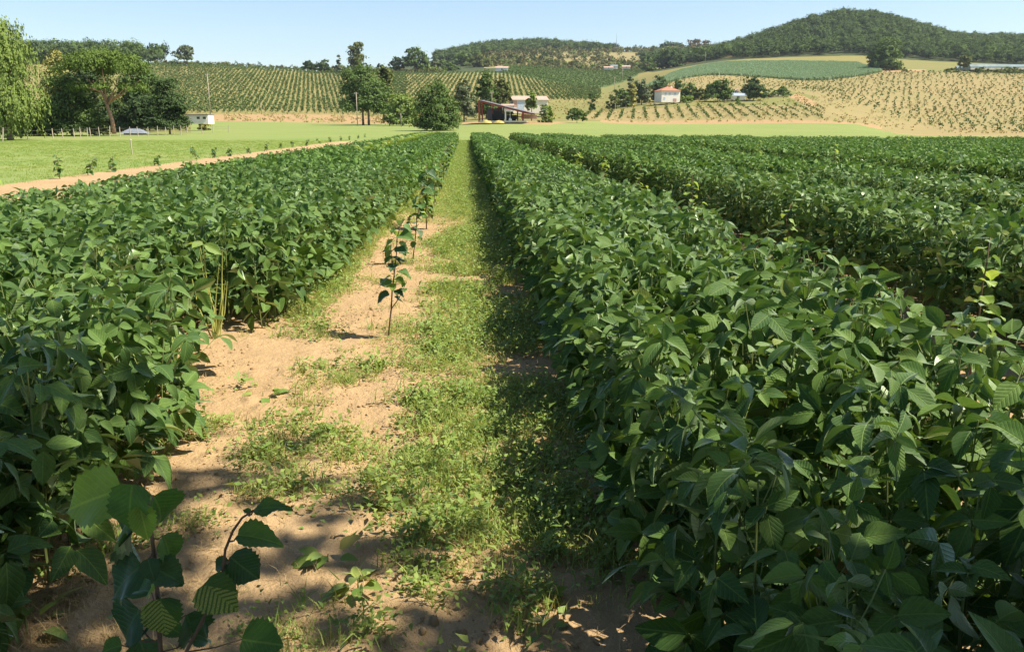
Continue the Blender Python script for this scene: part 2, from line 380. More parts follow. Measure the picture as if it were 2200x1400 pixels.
sheet('field_soil', np.concatenate([[-12.7, -12.2], np.linspace(-12, 70, 60)]), np.linspace(-25, 84, 150), lambda x, y: 0*x, 'soil')
def pz(x, y):
    e = np.clip(np.minimum(np.minimum(x+2.3, 1.1-x)/.25, np.minimum(y-.5, 15.5-y)/.4), 0, 1)
    clod = np.clip(vnoise(x, y, .09, 4)*.6+vnoise(x, y, .045, 5)*.4-.52, 0, 1)*vnoise(x, y, .7, 6)
    return .004+e*(.014+.045*vnoise(x, y, .8, 1)+.018*vnoise(x, y, .22, 2)+.008*vnoise(x, y, .06, 3)+.085*clod+.006*vnoise(x, y, .03, 8))
sheet('dirt_path', np.arange(-2.3, 1.11, .02), np.concatenate([np.arange(.5, 6, .02), np.arange(6, 15.6, .05)]), pz, 'soil')

# ------------------------------------------------------------------ leaf helpers
def rotmats(yaw, pitch, roll):
    cy, sy = np.cos(yaw), np.sin(yaw); cq, sq = np.cos(pitch), np.sin(pitch); cr, sr = np.cos(roll), np.sin(roll)
    o = np.zeros_like(cy); l = o+1
    A = lambda *r: np.stack([np.stack(q, -1) for q in r], -2)
    Z = A((cy, -sy, o), (sy, cy, o), (o, o, l)); X = A((l, o, o), (o, cq, -sq), (o, sq, cq)); Y = A((cr, o, sr), (o, l, o), (-sr, o, cr))
    return Z@X@Y
def blade(nu, nv, L, Wd, fold=.3, droop=.3, shape='soy', serr=0, tip=0, wave=0, rs=0):
    """a leaf blade along +Y, nu cells across, nv along; returns V, F(quads), UV"""
    g = np.random.default_rng(rs); V = []; UV = []
    for j in range(nv+1):
        v = j/nv
        if shape == 'soy': w = math.sin(math.pi*min(1, v**.72*.985+.004))**.85
        elif shape == 'round': w = (math.sin(math.pi*min(1, (v*.97+.015)**.66)))**.6*(1 if v < .72 else 1-.45*((v-.72)/.28)**.8)
        else: w = 1-v**2
        w = max(w, .03)
        for i in range(nu+1):
            u = i/nu*2-1; ww = w*(1+(serr*((-1)**j)*(.6+.4*g.random()) if abs(u) == 1 else 0))
            x = u*ww*Wd/2; y = v*L+abs(u)*w*L*.02
            z = fold*abs(x)-droop*L*v*v+(wave*math.sin(v*9+u*2)*abs(u)*Wd if wave else 0)
            V.append((x, y, z)); UV.append(((u*w+1)/2, v))
    n = nu+1; F = [(j*n+i, j*n+i+1, (j+1)*n+i+1, (j+1)*n+i) for j in range(nv) for i in range(nu)]
    return np.array(V), np.array(F), np.array(UV)
def diamond(L, Wd, fold=.3, droop=.3):
    V = np.array([(0, 0, 0), (Wd/2, L*.38, fold*Wd/2), (0, L, -droop*L), (-Wd/2, L*.38, fold*Wd/2)])
    return V, np.array([(0, 1, 2, 3)]), np.array([(.5, 0), (1, .4), (.5, 1), (0, .4)])
class Acc:
    def __init__(s): s.V = []; s.F = []; s.U = []; s.T = []; s.n = 0
    def add(s, V, F, U, tone=0):
        s.V.append(V); s.F.append(F+s.n); s.U.append(U); s.T.append(np.full(len(V), tone)); s.n += len(V)
    def many(s, V, F, U, Ms, T, tones):    # copies of a blade
        k = len(Ms); W_ = np.einsum('kij,vj->kvi', Ms, V)+T[:, None, :]
        s.V.append(W_.reshape(-1, 3)); s.F.append((F[None]+(np.arange(k)*len(V))[:, None, None]+s.n).reshape(-1, F.shape[1])); s.U.append(np.tile(U, (k, 1)))
        s.T.append(np.repeat(tones, len(V))); s.n += k*len(V)
    def mesh(s, name, mat, smooth=True):
        return mesh(name, np.concatenate(s.V), np.concatenate(s.F), mat, np.concatenate(s.U), {'tone': np.concatenate(s.T)}, smooth)
def stick(acc, p, q, r):      # thin three-sided stalk in a leaf accumulator
    p = np.array(p, float); q = np.array(q, float); d = q-p; d = d/(np.linalg.norm(d)+1e-9); a = np.cross(d, (0.3, .2, .9)); a /= np.linalg.norm(a)+1e-9; b = np.cross(d, a)
    V = [p+r*(a*math.cos(t)+b*math.sin(t)) for t in (0, 2.1, 4.2)]+[q+r*.7*(a*math.cos(t)+b*math.sin(t)) for t in (0, 2.1, 4.2)]
    acc.add(np.array(V), np.array([(0, 1, 4, 3), (1, 2, 5, 4), (2, 0, 3, 5)]), np.full((6, 2), .5), .93)

# ------------------------------------------------------------------ soybean
def trifoliate(acc, lod, g, pos=(0, 0, 0), yaw=0, pitch=0, roll=0, s=1, petiole=.0):
    Mx = rotmats(np.array(yaw), np.array(pitch), np.array(roll)); pos = np.array(pos)
    for a, off in ((0, .022), (R(78), .004), (R(-78), .004)):
        L = s*g.uniform(.085, .13); Wd = L*g.uniform(.52, .68); fo = g.uniform(.1, .55); dr = g.uniform(.05, .5)
        if lod == 0: V, F, U = blade(4, 6, L, Wd, fo, dr, wave=.03)
        elif lod == 1: V, F, U = blade(2, 4, L, Wd, fo, dr)
        else: V, F, U = diamond(L, Wd*1.1, fo, dr)
        Lm = rotmats(np.array(a+g.normal(0, .2)), np.array(g.normal(-.1, .35)), np.array(g.normal(0, .4)))
        V = V+np.array((0, off, 0)); acc.add((Mx@(Lm@V.T)).T+pos, F, U, g.random() if lod else g.random()*.4)
def soy_layout(g):
    h = g.uniform(.74, .90); out = []
    k = int(g.integers(19, 25)); ph = g.uniform(0, 6.28)
    for i in range(k):
        t = (i+.5)/k; zs = h*(.10+.82*t); ph += 2.4+g.normal(0, .3); el = g.uniform(.5, 1.15) if t < .8 else g.uniform(.9, 1.4)
        L = g.uniform(.12, .24)*(1.1-.45*t)
        stem = np.array((.01*math.cos(ph), .01*math.sin(ph), zs)); e = stem+L*np.array((math.cos(ph)*math.cos(el), math.sin(ph)*math.cos(el), math.sin(el)*.8))
        out.append((stem, e, ph-math.pi/2+g.normal(0, .5), g.normal(-.25, .5), g.normal(0, .5), g.uniform(.62, 1.28)*(1.06-.25*t)))
    return h, out
def soy_plant_mesh(lod, seed, mat):
    g = np.random.default_rng(seed); a = Acc(); h, lay = soy_layout(g)
    for st, e, yw, pt, rl, s in lay:
        trifoliate(a, lod, g, e, yw, pt, rl, s*(1 if lod < 2 else 1.12))
        if lod < 2: stick(a, st, e, .0022)
    if lod < 2: stick(a, (0, 0, 0), (0, 0, h*.95), .004)
    return a.mesh('soybean_plant', mat, smooth=lod < 2)
def proto_coll(name, meshes):
    c = bpy.data.collections.new(name)
    for i, me in enumerate(meshes):
        o = bpy.data.objects.new(name, me); c.objects.link(o)
    return c
def gn_scatter(name, pts, rot, scl, coll, label=None, cat=None, nvar=1):
    pts = np.asarray(pts, np.float32).reshape(-1, 3); me = bpy.data.meshes.new(name); me.vertices.add(len(pts)); me.vertices.foreach_set('co', pts.ravel())
    a = me.attributes.new('rot', 'FLOAT_VECTOR', 'POINT'); a.data.foreach_set('vector', np.asarray(rot, np.float32).ravel())
    sc = np.asarray(scl, np.float32); sc = np.repeat(sc[:, None], 3, 1) if sc.ndim == 1 else sc
    a = me.attributes.new('scl', 'FLOAT_VECTOR', 'POINT'); a.data.foreach_set('vector', sc.ravel())
    a = me.attributes.new('idx', 'INT', 'POINT'); a.data.foreach_set('value', rng.integers(0, nvar, len(pts)).astype(np.int32))
    ng = bpy.data.node_groups.new(name, 'GeometryNodeTree'); ng.interface.new_socket('Geometry', in_out='INPUT', socket_type='NodeSocketGeometry'); ng.interface.new_socket('Geometry', in_out='OUTPUT', socket_type='NodeSocketGeometry')
    gi = ng.nodes.new('NodeGroupInput'); go = ng.nodes.new('NodeGroupOutput'); ip = ng.nodes.new('GeometryNodeInstanceOnPoints'); ci = ng.nodes.new('GeometryNodeCollectionInfo')
    ci.inputs['Collection'].default_value = coll; ci.inputs['Separate Children'].default_value = True; ci.inputs['Reset Children'].default_value = True
    ip.inputs['Pick Instance'].default_value = True
    def na(n, t): q = ng.nodes.new('GeometryNodeInputNamedAttribute'); q.data_type = t; q.inputs[0].default_value = n; return q.outputs[0]
    ng.links.new(gi.outputs[0], ip.inputs['Points']); ng.links.new(ci.outputs[0], ip.inputs['Instance'])
    ng.links.new(na('idx', 'INT'), ip.inputs['Instance Index']); ng.links.new(na('rot', 'FLOAT_VECTOR'), ip.inputs['Rotation']); ng.links.new(na('scl', 'FLOAT_VECTOR'), ip.inputs['Scale'])
    ng.links.new(ip.outputs[0], go.inputs[0])
    o = link(name, me); m = o.modifiers.new('scatter', 'NODES'); m.node_group = ng
    return tag(o, label, cat, None, 'stuff')
# strips of crop: x0(y), x1(y), y from, y to
def LE(y): return np.interp(y, [0, 3.8, 4.6, 5.6, 6.6, 8, 12, 40, 80], [-1.42, -1.42, -1.62, -1.72, -1.42, -1.38, -1.3, -1.0, -.95])
STR = [('first strip left of the path', lambda y: np.interp(y, [0, 22, 26, 80], [-3.3, -3.3, -2.62, -2.62]), LE), ('second strip left of the path', lambda y: np.interp(y, [0, 18, 34, 80], [-5.3, -5.15, -4.45, -4.4]), lambda y: np.interp(y, [0, 22, 26, 80], [-3.3, -3.3, -3.2, -3.2])),
       ('strip right of the path', lambda y: .60+0*y, lambda y: 2.1+0*y), ('second strip right of the path', lambda y: 3.85+0*y, lambda y: 5.0+0*y),
       ('third strip right of the path', lambda y: np.where(y<7,5.25,6.1), lambda y: 7.6+0*y), ('strip right', lambda y: 9.9+0*y, lambda y: 12.9+0*y),
       ('strip right', lambda y: 14.5+0*y, lambda y: 18+0*y), ('strip right', lambda y: 19.4+0*y, lambda y: 24+0*y), ('strip right', lambda y: 25.2+0*y, lambda y: 31+0*y), ('strip right', lambda y: 31.8+0*y, lambda y: 45+0*y)]
pl = []
for k, (nm, fa, fb) in enumerate(STR):
    y0 = .3; lo, hi = float(np.min(fa(np.arange(80.)))), float(np.max(fb(np.arange(80.))))
    st = .255; gx = np.arange(lo+.1, hi, st*.9); gy = np.arange(y0, 80, st)
    a, b = np.meshgrid(gx, gy); a = a.ravel()+rng.uniform(-.1, .1, a.size); b = b.ravel()+rng.uniform(-.1, .1, b.size)
    eb = np.arange(y0, 80, .2); a = np.concatenate([a, fa(eb)+.1, fb(eb)-.1]); b = np.concatenate([b, eb, eb])
    w = .10*(vnoise(b, b*0+k, .9, k)-.5)
    ok = (a > fa(b)+w+.04) & (a < fb(b)-.05+w) & (b < yend(a)-.3) & (a < b*.86+2.6) & (a > -b*.75-2.2)
    if k == 0: ok &= (np.hypot(a+1.95, (b-5.85)*.8) > .42) & (np.hypot(a+1.75, b-4.75) > .3)
    if k == 0: ok &= ~((b > 4.4) & (b < 6.2) & (a > -2.3) & (rng.random(a.size) < .5))
    a, b = a[ok], b[ok]; pl.append(np.stack([a, b, np.full(a.size, k)], -1))
pl = np.concatenate(pl)
dist = np.hypot(pl[:, 0], pl[:, 1]); vis = (np.abs(pl[:, 0]-.055*pl[:, 1]) < pl[:, 1]*.70+.35) & (pl[:, 1] > .9)
o_ = np.argsort(np.where(vis, dist, 1e6))[:300]; near = np.zeros(len(pl), bool); near[o_] = True
patch_h = lambda x, y: .93+.09*vnoise(x, y, 1.1, 11)+.06*(vnoise(x, y, 6, 12)-.5)
HS = patch_h(pl[:, 0], pl[:, 1])
print('soy plants', len(pl), 'near max dist', dist[near].max())
leafm = []
for s_ in range(8):
    a = Acc(); trifoliate(a, 0, np.random.default_rng(40+s_)); leafm.append(a.mesh('leaf', M['soy']))
protos = []
for s_ in range(6):
    g = np.random.default_rng(500+s_); h, lay = soy_layout(g); a = MB()
    a.tube([(0, 0, 0), (.006, 0, h*.5), (0, .006, h*.96)], [.005, .004, .0025], 5)
    for st_, e, *_ in lay: a.tube([st_, (st_+e)/2+np.array((0, 0, -.008)), e], .0018, 3)
    protos.append((a.mesh('stem', M['stem']), lay))
NAMES = {0: 'dark green soybean plant at the near left, in the strip left of the path', 1: 'soybean plant in the second strip left of the path', 2: 'broad-leaved soybean plant in the near strip right of the path', 3: 'soybean plant in the second strip right of the path', 4: 'soybean plant in the third strip right of the path'}
def soy_label(x, y, k):
    dz = ['nearest the camera', 'close to the camera', 'at the shade edge', 'just beyond shade', 'level with slim sapling', 'beyond the slim sapling'][int(np.digitize(y, [1.7, 2.6, 3.5, 4.7, 6.2]))]
    if k == 0: z = 'on the dirt edge' if x > LE(y)-.35 else ('deep inside' if x > -2.4 else 'at the far left')
    elif k == 2: z = 'on the path edge' if x < .85 else ('in the middle' if x < 1.75 else 'beside the shaded gap')
    else: z = 'on the near edge' if (k != 1 and x < 4.1) else 'inside'
    return 'soybean plant %s of %s, %s' % (z, STR[k][0].replace('of the path', 'of path'), dz)
for i in np.where(near)[0]:
    x, y, k = pl[i]; me, lay = protos[i % 6]
    p = empty('soybean_plant', (x, y, 0), soy_label(x, y, int(k)), 'soybean plant', 'soybean plants in the '+STR[int(k)][0])
    p.rotation_euler = (rng.normal(0, .05), rng.normal(0, .05), rng.uniform(0, 6.28)); p.scale = (HS[i],)*3
    link('stem', me, p)
    for j, (st_, e, yw, pt, rl, s) in enumerate(lay):
        Mr = rotmats(np.array(yw), np.array(pt), np.array(rl)); link('leaf', leafm[(i+j*3) % 8], p, e, Matrix(Mr.tolist()).to_euler(), s)
def do(sel, coll, nv, name, label, sc=1.0):
    n = int(sel.sum()); r_ = np.stack([rng.normal(0, .06, n), rng.normal(0, .06, n), rng.uniform(0, 6.28, n)], -1)
    gn_scatter(name, np.stack([pl[sel, 0], pl[sel, 1], np.zeros(n)], -1), r_, HS[sel]*sc, coll, label, 'soybean crop', nv)
c1 = proto_coll('soybean_near', [soy_plant_mesh(1, 100+i, M['soy']) for i in range(10)])
c2 = proto_coll('soybean_far', [soy_plant_mesh(2, 200+i, M['soyfar']) for i in range(10)])
for k in range(len(STR)):
    nm = ['first strip left of the grassy path', 'second strip left, beside the bare dirt margin', 'long strip directly right of the grassy path', 'second strip right of the path, beyond the shaded gap', 'third strip right of the path', 'fourth strip right of the path', 'fifth strip right of the path', 'sixth strip right of the path', 'seventh strip right of the path', 'farthest strip on the right by the meadow'][k]
    m1 = (pl[:, 2] == k) & ~near & (dist < 16); m2 = (pl[:, 2] == k) & (dist >= 16)
    if m1.sum(): do(m1, c1, 10, 'soybean_crop', 'leafy green soybean crop, nearer part of the '+nm)
    if m2.sum(): do(m2, c2, 10, 'soybean_crop', 'low green soybean crop, far part of the '+nm, 1.03)

# ------------------------------------------------------------------ ground weeds and grass
def tuft(seed, n, h, w, mat, spread=.05, tilt=.6):
    g = np.random.default_rng(seed); a = Acc()
    for i in range(n):
        L = h*g.uniform(.5, 1.1); V = np.array([(-w/2, 0, 0), (w/2, 0, 0), (w*.4, L*.55, -.06*L), (-w*.4, L*.55, -.06*L), (0, L, -.35*L), (0, L, -.35*L)])
        Fq = np.array([(0, 1, 2, 3), (3, 2, 5, 4)]); Mx = rotmats(np.array(g.uniform(0, 6.28)), np.array(math.pi/2-abs(g.normal(0, tilt))), np.array(g.normal(0, .3)))
        V = (Mx@V.T).T+np.array((g.normal(0, spread), g.normal(0, spread), 0)); a.add(V, Fq, np.full((6, 2), .5), g.random())
    return a.mesh('tuft', mat, False)
def rosette(seed, n, L, mat, spread=.06, h=.04):
    g = np.random.default_rng(seed); a = Acc()
    for i in range(n):
        l = L*g.uniform(.5, 1.2); V, Fq, U = diamond(l, l*g.uniform(.4, .75), g.uniform(0, .5), g.uniform(0, .5)); yw = g.uniform(0, 6.28)
        Mx = rotmats(np.array(yw), np.array(g.normal(.35, .4)), np.array(g.normal(0, .4))); a.add((Mx@V.T).T+np.array((g.normal(0, spread), g.normal(0, spread), abs(g.normal(0, h)))), Fq, U, g.random())
    return a.mesh('weed', mat, False)
cg = proto_coll('grass_protos', [tuft(i, 26, .09, .004, M['grass']) for i in range(4)]+[rosette(20+i, 34, .028, M['weed']) for i in range(4)]+[tuft(30, 18, .13, .006, M['weed'], .03)]+[rosette(33+i, 24, .045, M['weed'], .05, .05) for i in range(2)])
n = 75000; gx = rng.uniform(-1.9, 1.0, n); gy = .4+(rng.random(n)**1.4)*79
nz = vnoise(gx+20, gy, .55, 21)*.55+vnoise(gx+9, gy+3, .17, 22)*.45; fy = np.clip((gy-13)/14, 0, 1)
c_ = np.interp(gy, [0, 3, 6, 20, 60], [.22, .16, .15, .1, .05])
band = np.exp(-((gx-c_)/.45)**4)*np.interp(gy,[0,11.5,13.2,16.0,17.5,80],[1,1,.45,.45,1,1])
dens = np.clip((nz-.31)*3.4, 0, 1)*band*1.25+.75*fy*(gx < .4)+np.clip((nz-.56)*4, 0, 1)*.5+.5*((gx < -1.2) & (gy > 6.5))
ok = (rng.random(n) < dens) & (gx < .95) & (gx > LE(gy)-.3); gx, gy = gx[ok], gy[ok]; n = len(gx)
gn_scatter('ground_weeds', np.stack([gx, gy, np.where(gy < 15.4, pz(gx, gy), .004)], -1), np.stack([rng.normal(0, .15, n), rng.normal(0, .15, n), rng.uniform(0, 6.28, n)], -1), rng.uniform(.55, 1.25, n)*np.interp(gy, [0, 20, 80], [.85, 1.1, 1.5]), cg, 'low green and yellowing weeds and grass along the path', 'ground cover', 11)
n = 5000; gx = rng.uniform(-3.12, -2.68, n); gy = rng.uniform(25, 80, n)
gn_scatter('gap_weeds', np.stack([gx, gy, np.zeros(n)], -1), np.stack([gx*0, gx*0, rng.uniform(0, 6.28, n)], -1), rng.uniform(4.5, 6.5, n), cg, 'tall pale weeds growing in the gap between the two left strips', 'weeds', 11)
cs = proto_coll('straw_protos', [tuft(60+i, 9, .08, .0025, M['dry'], .05, 1.6) for i in range(4)])
n = 3800; gx = rng.uniform(-2, .9, n); gy = .6+rng.random(n)**1.3*14; nz = vnoise(gx+4, gy, .5, 31); ok = nz > .5; gx, gy = np.concatenate([gx[ok], rng.normal(-1.25, .28, 1500)]), np.concatenate([gy[ok], rng.normal(2.1, .5, 1500)]); gx = np.clip(gx, -2.2, 1); gy = np.clip(gy, .6, 15); n = len(gx)
gn_scatter('dry_litter', np.stack([gx, gy, pz(gx, gy)+.002], -1), np.stack([rng.normal(0, .1, n), rng.normal(0, .1, n), rng.uniform(0, 6.28, n)], -1), rng.uniform(.3, 1.0, n), cs, 'dry straw and dead leaf litter lying on the dirt', 'dry litter', 4)
# clods
def clod(seed):
    g = np.random.default_rng(seed); ph = (1+5**.5)/2
    v = np.array([(-1,ph,0),(1,ph,0),(-1,-ph,0),(1,-ph,0),(0,-1,ph),(0,1,ph),(0,-1,-ph),(0,1,-ph),(ph,0,-1),(ph,0,1),(-ph,0,-1),(-ph,0,1)])/1.9*g.uniform(.6, 1.2, (12, 1))*np.array((1, .8, .6))
    f = [(0,11,5),(0,5,1),(0,1,7),(0,7,10),(0,10,11),(1,5,9),(5,11,4),(11,10,2),(10,7,6),(7,1,8),(3,9,4),(3,4,2),(3,2,6),(3,6,8),(3,8,9),(4,9,5),(2,4,11),(6,2,10),(8,6,7),(9,8,1)]
    return mesh('clod', v, np.array(f), M['soil'], smooth=True)
cc = proto_coll('clod_protos', [clod(i) for i in range(6)])
n = 26000; gx = rng.uniform(-2.1, .9, n); gy = .8+rng.random(n)**1.5*12; nz = vnoise(gx, gy, .6, 41); ok = rng.random(n) < np.clip((nz-.35)*2.2, 0, 1); gx, gy = gx[ok], gy[ok]; n = len(gx)
gn_scatter('soil_clods', np.stack([gx, gy, pz(gx, gy)], -1), rng.uniform(0, 6.28, (n, 3)), np.clip(rng.lognormal(-5.15, .6, n), .002, .03), cc, 'small crumbled clods of dry soil on the dirt', 'soil clods', 6)
# meadow: tufts of grass at its near edge
n = 26000; gx = rng.uniform(-60, -12.3, n); gy = rng.uniform(16, 100, n); ok = (np.abs(gx) < gy*.72+2); gx, gy = gx[ok], gy[ok]; n = len(gx)
cm = proto_coll('meadow_protos', [tuft(80+i, 22, .09, .014, M['mgrass'], .14, .9) for i in range(5)])
gn_scatter('meadow_grass', np.stack([gx, gy, np.full(n, -.02)], -1), np.stack([gx*0, gx*0, rng.uniform(0, 6.28, n)], -1), rng.uniform(.4, 1.1, n), cm, 'short pale green grass of the meadow on the left', 'grass', 5)

# ------------------------------------------------------------------ hazel saplings
hz = {}
for key in ('hazel', 'hazel_l', 'hazel_d', 'hazel_m'):
    hz[key] = []
    for s_ in range(4):
        V_, F_, U_ = blade(6, 16, .115, .105, (.22, .42, .12, .55)[s_], (.25, .5, .35, .15)[s_], 'round', serr=.09, wave=(.06, .04, .10, .08)[s_], rs=s_)
        hz[key].append(mesh('leaf', V_, F_, M[key], U_, smooth=True))
def facing(d, nrm):
    """rotation whose +Y runs along d (leaf tip) and +Z near nrm"""
    y = Vector(d).normalized(); z = (Vector(nrm)-y*Vector(nrm).dot(y)).normalized(); x = y.cross(z)
    return Matrix((x, y, z)).transposed().to_euler()
def sapling(loc, h, nleaf, label, seed, group, s=1.0, lean=(0, 0), bare=.35, mats=('hazel', 'hazel_d', 'hazel', 'hazel_l')):
    g = np.random.default_rng(seed); p = empty('hazel_sapling', loc, label, 'sapling', group)
    k = 7; pts = [(lean[0]*(i/k)**1.3*h+g.normal(0, .008), lean[1]*(i/k)**1.3*h+g.normal(0, .008), h*i/k) for i in range(k+1)]; pts[0] = (0, 0, -.02)
    MB().tube(pts, list(np.linspace(.007, .003, k+1)*max(1, s)), 6).build('stem', M['sapstem'], p, True)
    ph = g.uniform(0, 6)
    for q_ in range(2 if nleaf > 12 else 0):
        t0 = g.uniform(.3, .6); a_ = g.uniform(0, 6.28); b0 = Vector(pts[int(t0*k)]); b1 = b0+Vector((math.cos(a_)*.13, math.sin(a_)*.13, .22))*h
        MB().tube([b0, (b0+b1)/2+Vector((0, 0, -.02)), b1], [.004, .003, .002], 5).build('side_shoot', M['sapstem'], p)
        for c_2 in range(4):
            bb = b0.lerp(b1, .35+.2*c_2); d = Vector((g.normal(), g.normal(), g.uniform(-.6, .3))); link('leaf', hz[mats[c_2 % len(mats)]][c_2 % 2], p, bb, facing(d, (0, 0, 1)), s*g.uniform(.4, .75))
    for i in range(nleaf):
        t = bare+(1-bare)*(i+.5)/nleaf; q = Vector(pts[min(k, int(t*k))]).lerp(Vector(pts[min(k, int(t*k)+1)]), t*k-int(t*k)); ph += 2.5+g.normal(0, .3)
        d = Vector((math.cos(ph), math.sin(ph), g.uniform(-.7, .25))); b = q+Vector((math.cos(ph), math.sin(ph), .3))*.02
        link('leaf', hz[mats[int(g.integers(0, len(mats)))]][i % 4], p, b, facing(d, (g.normal(0, .3), g.normal(0, .3), 1)), s*g.uniform(.55, 1.0)*(1 if t < .9 else .7))
    return p
# the big one at the lower left: leaves placed one by one (pixel of the base, pixel of the tip, depth, size, kind)
DF = 1.30
def big_leaf(par, b, t, D, kind, wdt=1.0, nrm=None, v=0, dz=0):
    B = Vector(P(b[0], b[1], D)); T = Vector(P(t[0], t[1], D+dz)); L = (T-B).length; n_ = nrm or (Vector((0, 0, CH))-B).normalized()
    o = link('leaf', hz[kind][(v+2*(int(b[0]) % 2)) % 4], par, B-par.location, facing(T-B, n_), None); sc = L/.122; o.scale = (sc*wdt, sc, sc); return o
ps = empty('hazel_sapling', (-.62, 1.22, 0), 'large toothed-leaf hazel sapling at the lower left, two lower leaves mottled yellow', 'sapling', 'hazel saplings in the row along the path')
o3 = Vector(ps.location)
def tr(pix, D): return [Vector(P(a, b, D))-o3 for a, b in pix]
MB().tube([(0.02, 0, -.02), (.03, .0, .3)]+tr([(345, 1400), (340, 1290), (330, 1180), (318, 1080)], DF), [.008, .007, .0045, .004, .0035, .003], 7).build('stem', M['sapstem'], ps, True)
MB().tube([(.03, .0, .3)]+tr([(400, 1400), (428, 1345), (450, 1300), (466, 1262), (478, 1228), (484, 1180), (500, 1140), (520, 1112), (545, 1095)], DF-.03), [.007, .0034, .0032, .003, .0029, .0028, .0026, .0024, .002, .0016], 6).build('branch', M['sapstem'], ps, True)
V3 = Vector
AX = []
for pl_, D_ in (([(345, 1400), (340, 1290), (330, 1180), (318, 1080)], DF), ([(400, 1400), (450, 1300), (478, 1230), (500, 1140), (545, 1095)], DF-.03)):
    w_ = tr(pl_, D_)
    for a_, b_ in zip(w_, w_[1:]): AX += [a_.lerp(b_, t) for t in (0, .25, .5, .75, 1)]
for b, t_, D, kind, w_, nm_, v, dz in [
    ((262, 1052), (112, 1092), 1.31, 'hazel_l', .95, V3((-.1, -.75, .6)), 0, .0), ((285, 1040), (262, 1150), 1.27, 'hazel', 1.05, V3((0, -.6, .8)), 0, -.03),
    ((300, 1080), (205, 1170), 1.33, 'hazel', 1.0, V3((-.3, -.6, .7)), 1, .02), ((330, 1065), (375, 1140), 1.35, 'hazel', 1.1, V3((.4, -.6, .6)), 1, .03),
    ((300, 1085), (318, 1165), 1.26, 'hazel_l', .8, V3((.2, -.7, .6)), 0, -.02), ((350, 1150), (385, 1215), 1.30, 'hazel', .95, V3((.6, -.5, .5)), 1, .0),
    ((300, 1120), (225, 1190), 1.35, 'hazel_d', .9, V3((-.2, -.5, .8)), 1, .04), ((305, 1215), (205, 1280), 1.31, 'hazel_d', .95, V3((-.2, -.6, .75)), 0, .0),
    ((325, 1215), (400, 1255), 1.28, 'hazel_d', .95, V3((.2, -.6, .75)), 1, .0), ((318, 1200), (330, 1250), 1.27, 'hazel_d', 1.0, V3((0, -.7, .7)), 0, -.02), ((345, 1285), (352, 1370), 1.27, 'hazel_m', 1.25, V3((.1, -.8, .55)), 0, -.03),
    ((300, 1310), (235, 1390), 1.36, 'hazel_d', 1., V3((-.2, -.7, .6)), 0, .03), ((400, 1320), (440, 1400), 1.33, 'hazel_d', .8, V3((.4, -.6, .5)), 1, .03), ((300, 1375), (330, 1450), 1.30, 'hazel_d', 1., V3((0, -.7, .6)), 0, .0),
    ((270, 1300), (215, 1310), 1.42, 'hazel', .8, V3((-.2, -.5, .8)), 1, .02), ((545, 1095), (622, 1075), 1.30, 'hazel', .62, V3((.2, -.4, .9)), 0, .0), ((538, 1100), (522, 1092), 1.29, 'hazel', .9, V3((0, -.6, .8)), 1, 0),
    ((510, 1150), (606, 1150), 1.28, 'hazel', .78, V3((.1, -.5, .8)), 1, .0), ((495, 1195), (562, 1250), 1.29, 'hazel_d', 1.05, V3((.1, -.8, .5)), 0, .0), ((492, 1205), (448, 1220), 1.28, 'hazel_d', .8, V3((-.1, -.7, .6)), 1, .0),
    ((440, 1252), (500, 1310), 1.25, 'hazel_m', 1.2, V3((.1, -.85, .45)), 1, -.03), ((440, 1330), (425, 1395), 1.30, 'hazel_d', .9, V3((-.3, -.7, .5)), 1, .0), ((520, 1372), (610, 1385), 1.36, 'hazel', 1.25, V3((.1, -.8, .6)), 0, 0),
    ((330, 1330), (285, 1352), 1.36, 'hazel_d', .9, V3((-.3, -.6, .6)), 1, .02), ((350, 1340), (398, 1362), 1.34, 'hazel', .9, V3((.4, -.6, .6)), 0, .0), ((325, 1270), (268, 1262), 1.38, 'hazel', .8, V3((-.2, -.4, .9)), 1, .05),
    ((338, 1180), (395, 1172), 1.36, 'hazel', .8, V3((.2, -.5, .8)), 0, .03), ((262, 1385), (205, 1400), 1.40, 'hazel', .9, V3((-.2, -.6, .7)), 0, .0), ((318, 1090), (350, 1060), 1.38, 'hazel_l', .7, V3((.2, -.6, .7)), 1, .03), ((410, 1375), (455, 1372), 1.36, 'hazel_d', .9, V3((.2, -.6, .7)), 1, .02),
    ((340, 1240), (300, 1275), 1.38, 'hazel_l', .7, V3((-.3, -.6, .6)), 0, .03)]:
    o_l = big_leaf(ps, b, t_, D, kind, w_, nm_, v, dz)
    near_ = min(AX, key=lambda q: (q-o_l.location).length); MB().tube([near_, (near_+o_l.location)/2+V3((0, 0, -.004)), o_l.location], [.0018, .0014, .0012], 4).build('petiole', M['sapstem'], ps)
    if kind == 'hazel_m': o_l['label'] = 'leaf skeletonised to yellow mottling between its veins'
    if kind == 'hazel_l': o_l['label'] = 'light green leaf, its colour brightened as if partly sunlit'
SROW = [5.9, 9.2, 12.5, 15.8, 19, 22.3, 25.5, 29, 32, 35.5, 39, 43, 47, 52, 57, 63, 69]
for i, y in enumerate(SROW):
    lab = ['slim young hazel sapling with a bare lower stem in open dirt beside the path', 'second hazel sapling up the path, just behind the bare-stemmed one', 'bushy dark hazel sapling on the dirt where the soybean strip bulges'][i] if i < 3 else 'small hazel sapling farther up the row along the left of the path'
    sapling((-.60-.02*(y > 8), y, .02 if y < 15 else 0), [.92, .95, 1.0][i] if i < 3 else .95, [22, 18, 44][i] if i < 3 else 22, lab, 70+i, 'hazel saplings in the row along the path', [1.0, 1.05, 1.4][i] if i < 3 else 1.15, lean=(.14, .0) if i < 2 else (.03, 0), bare=.36 if i == 0 else .2)
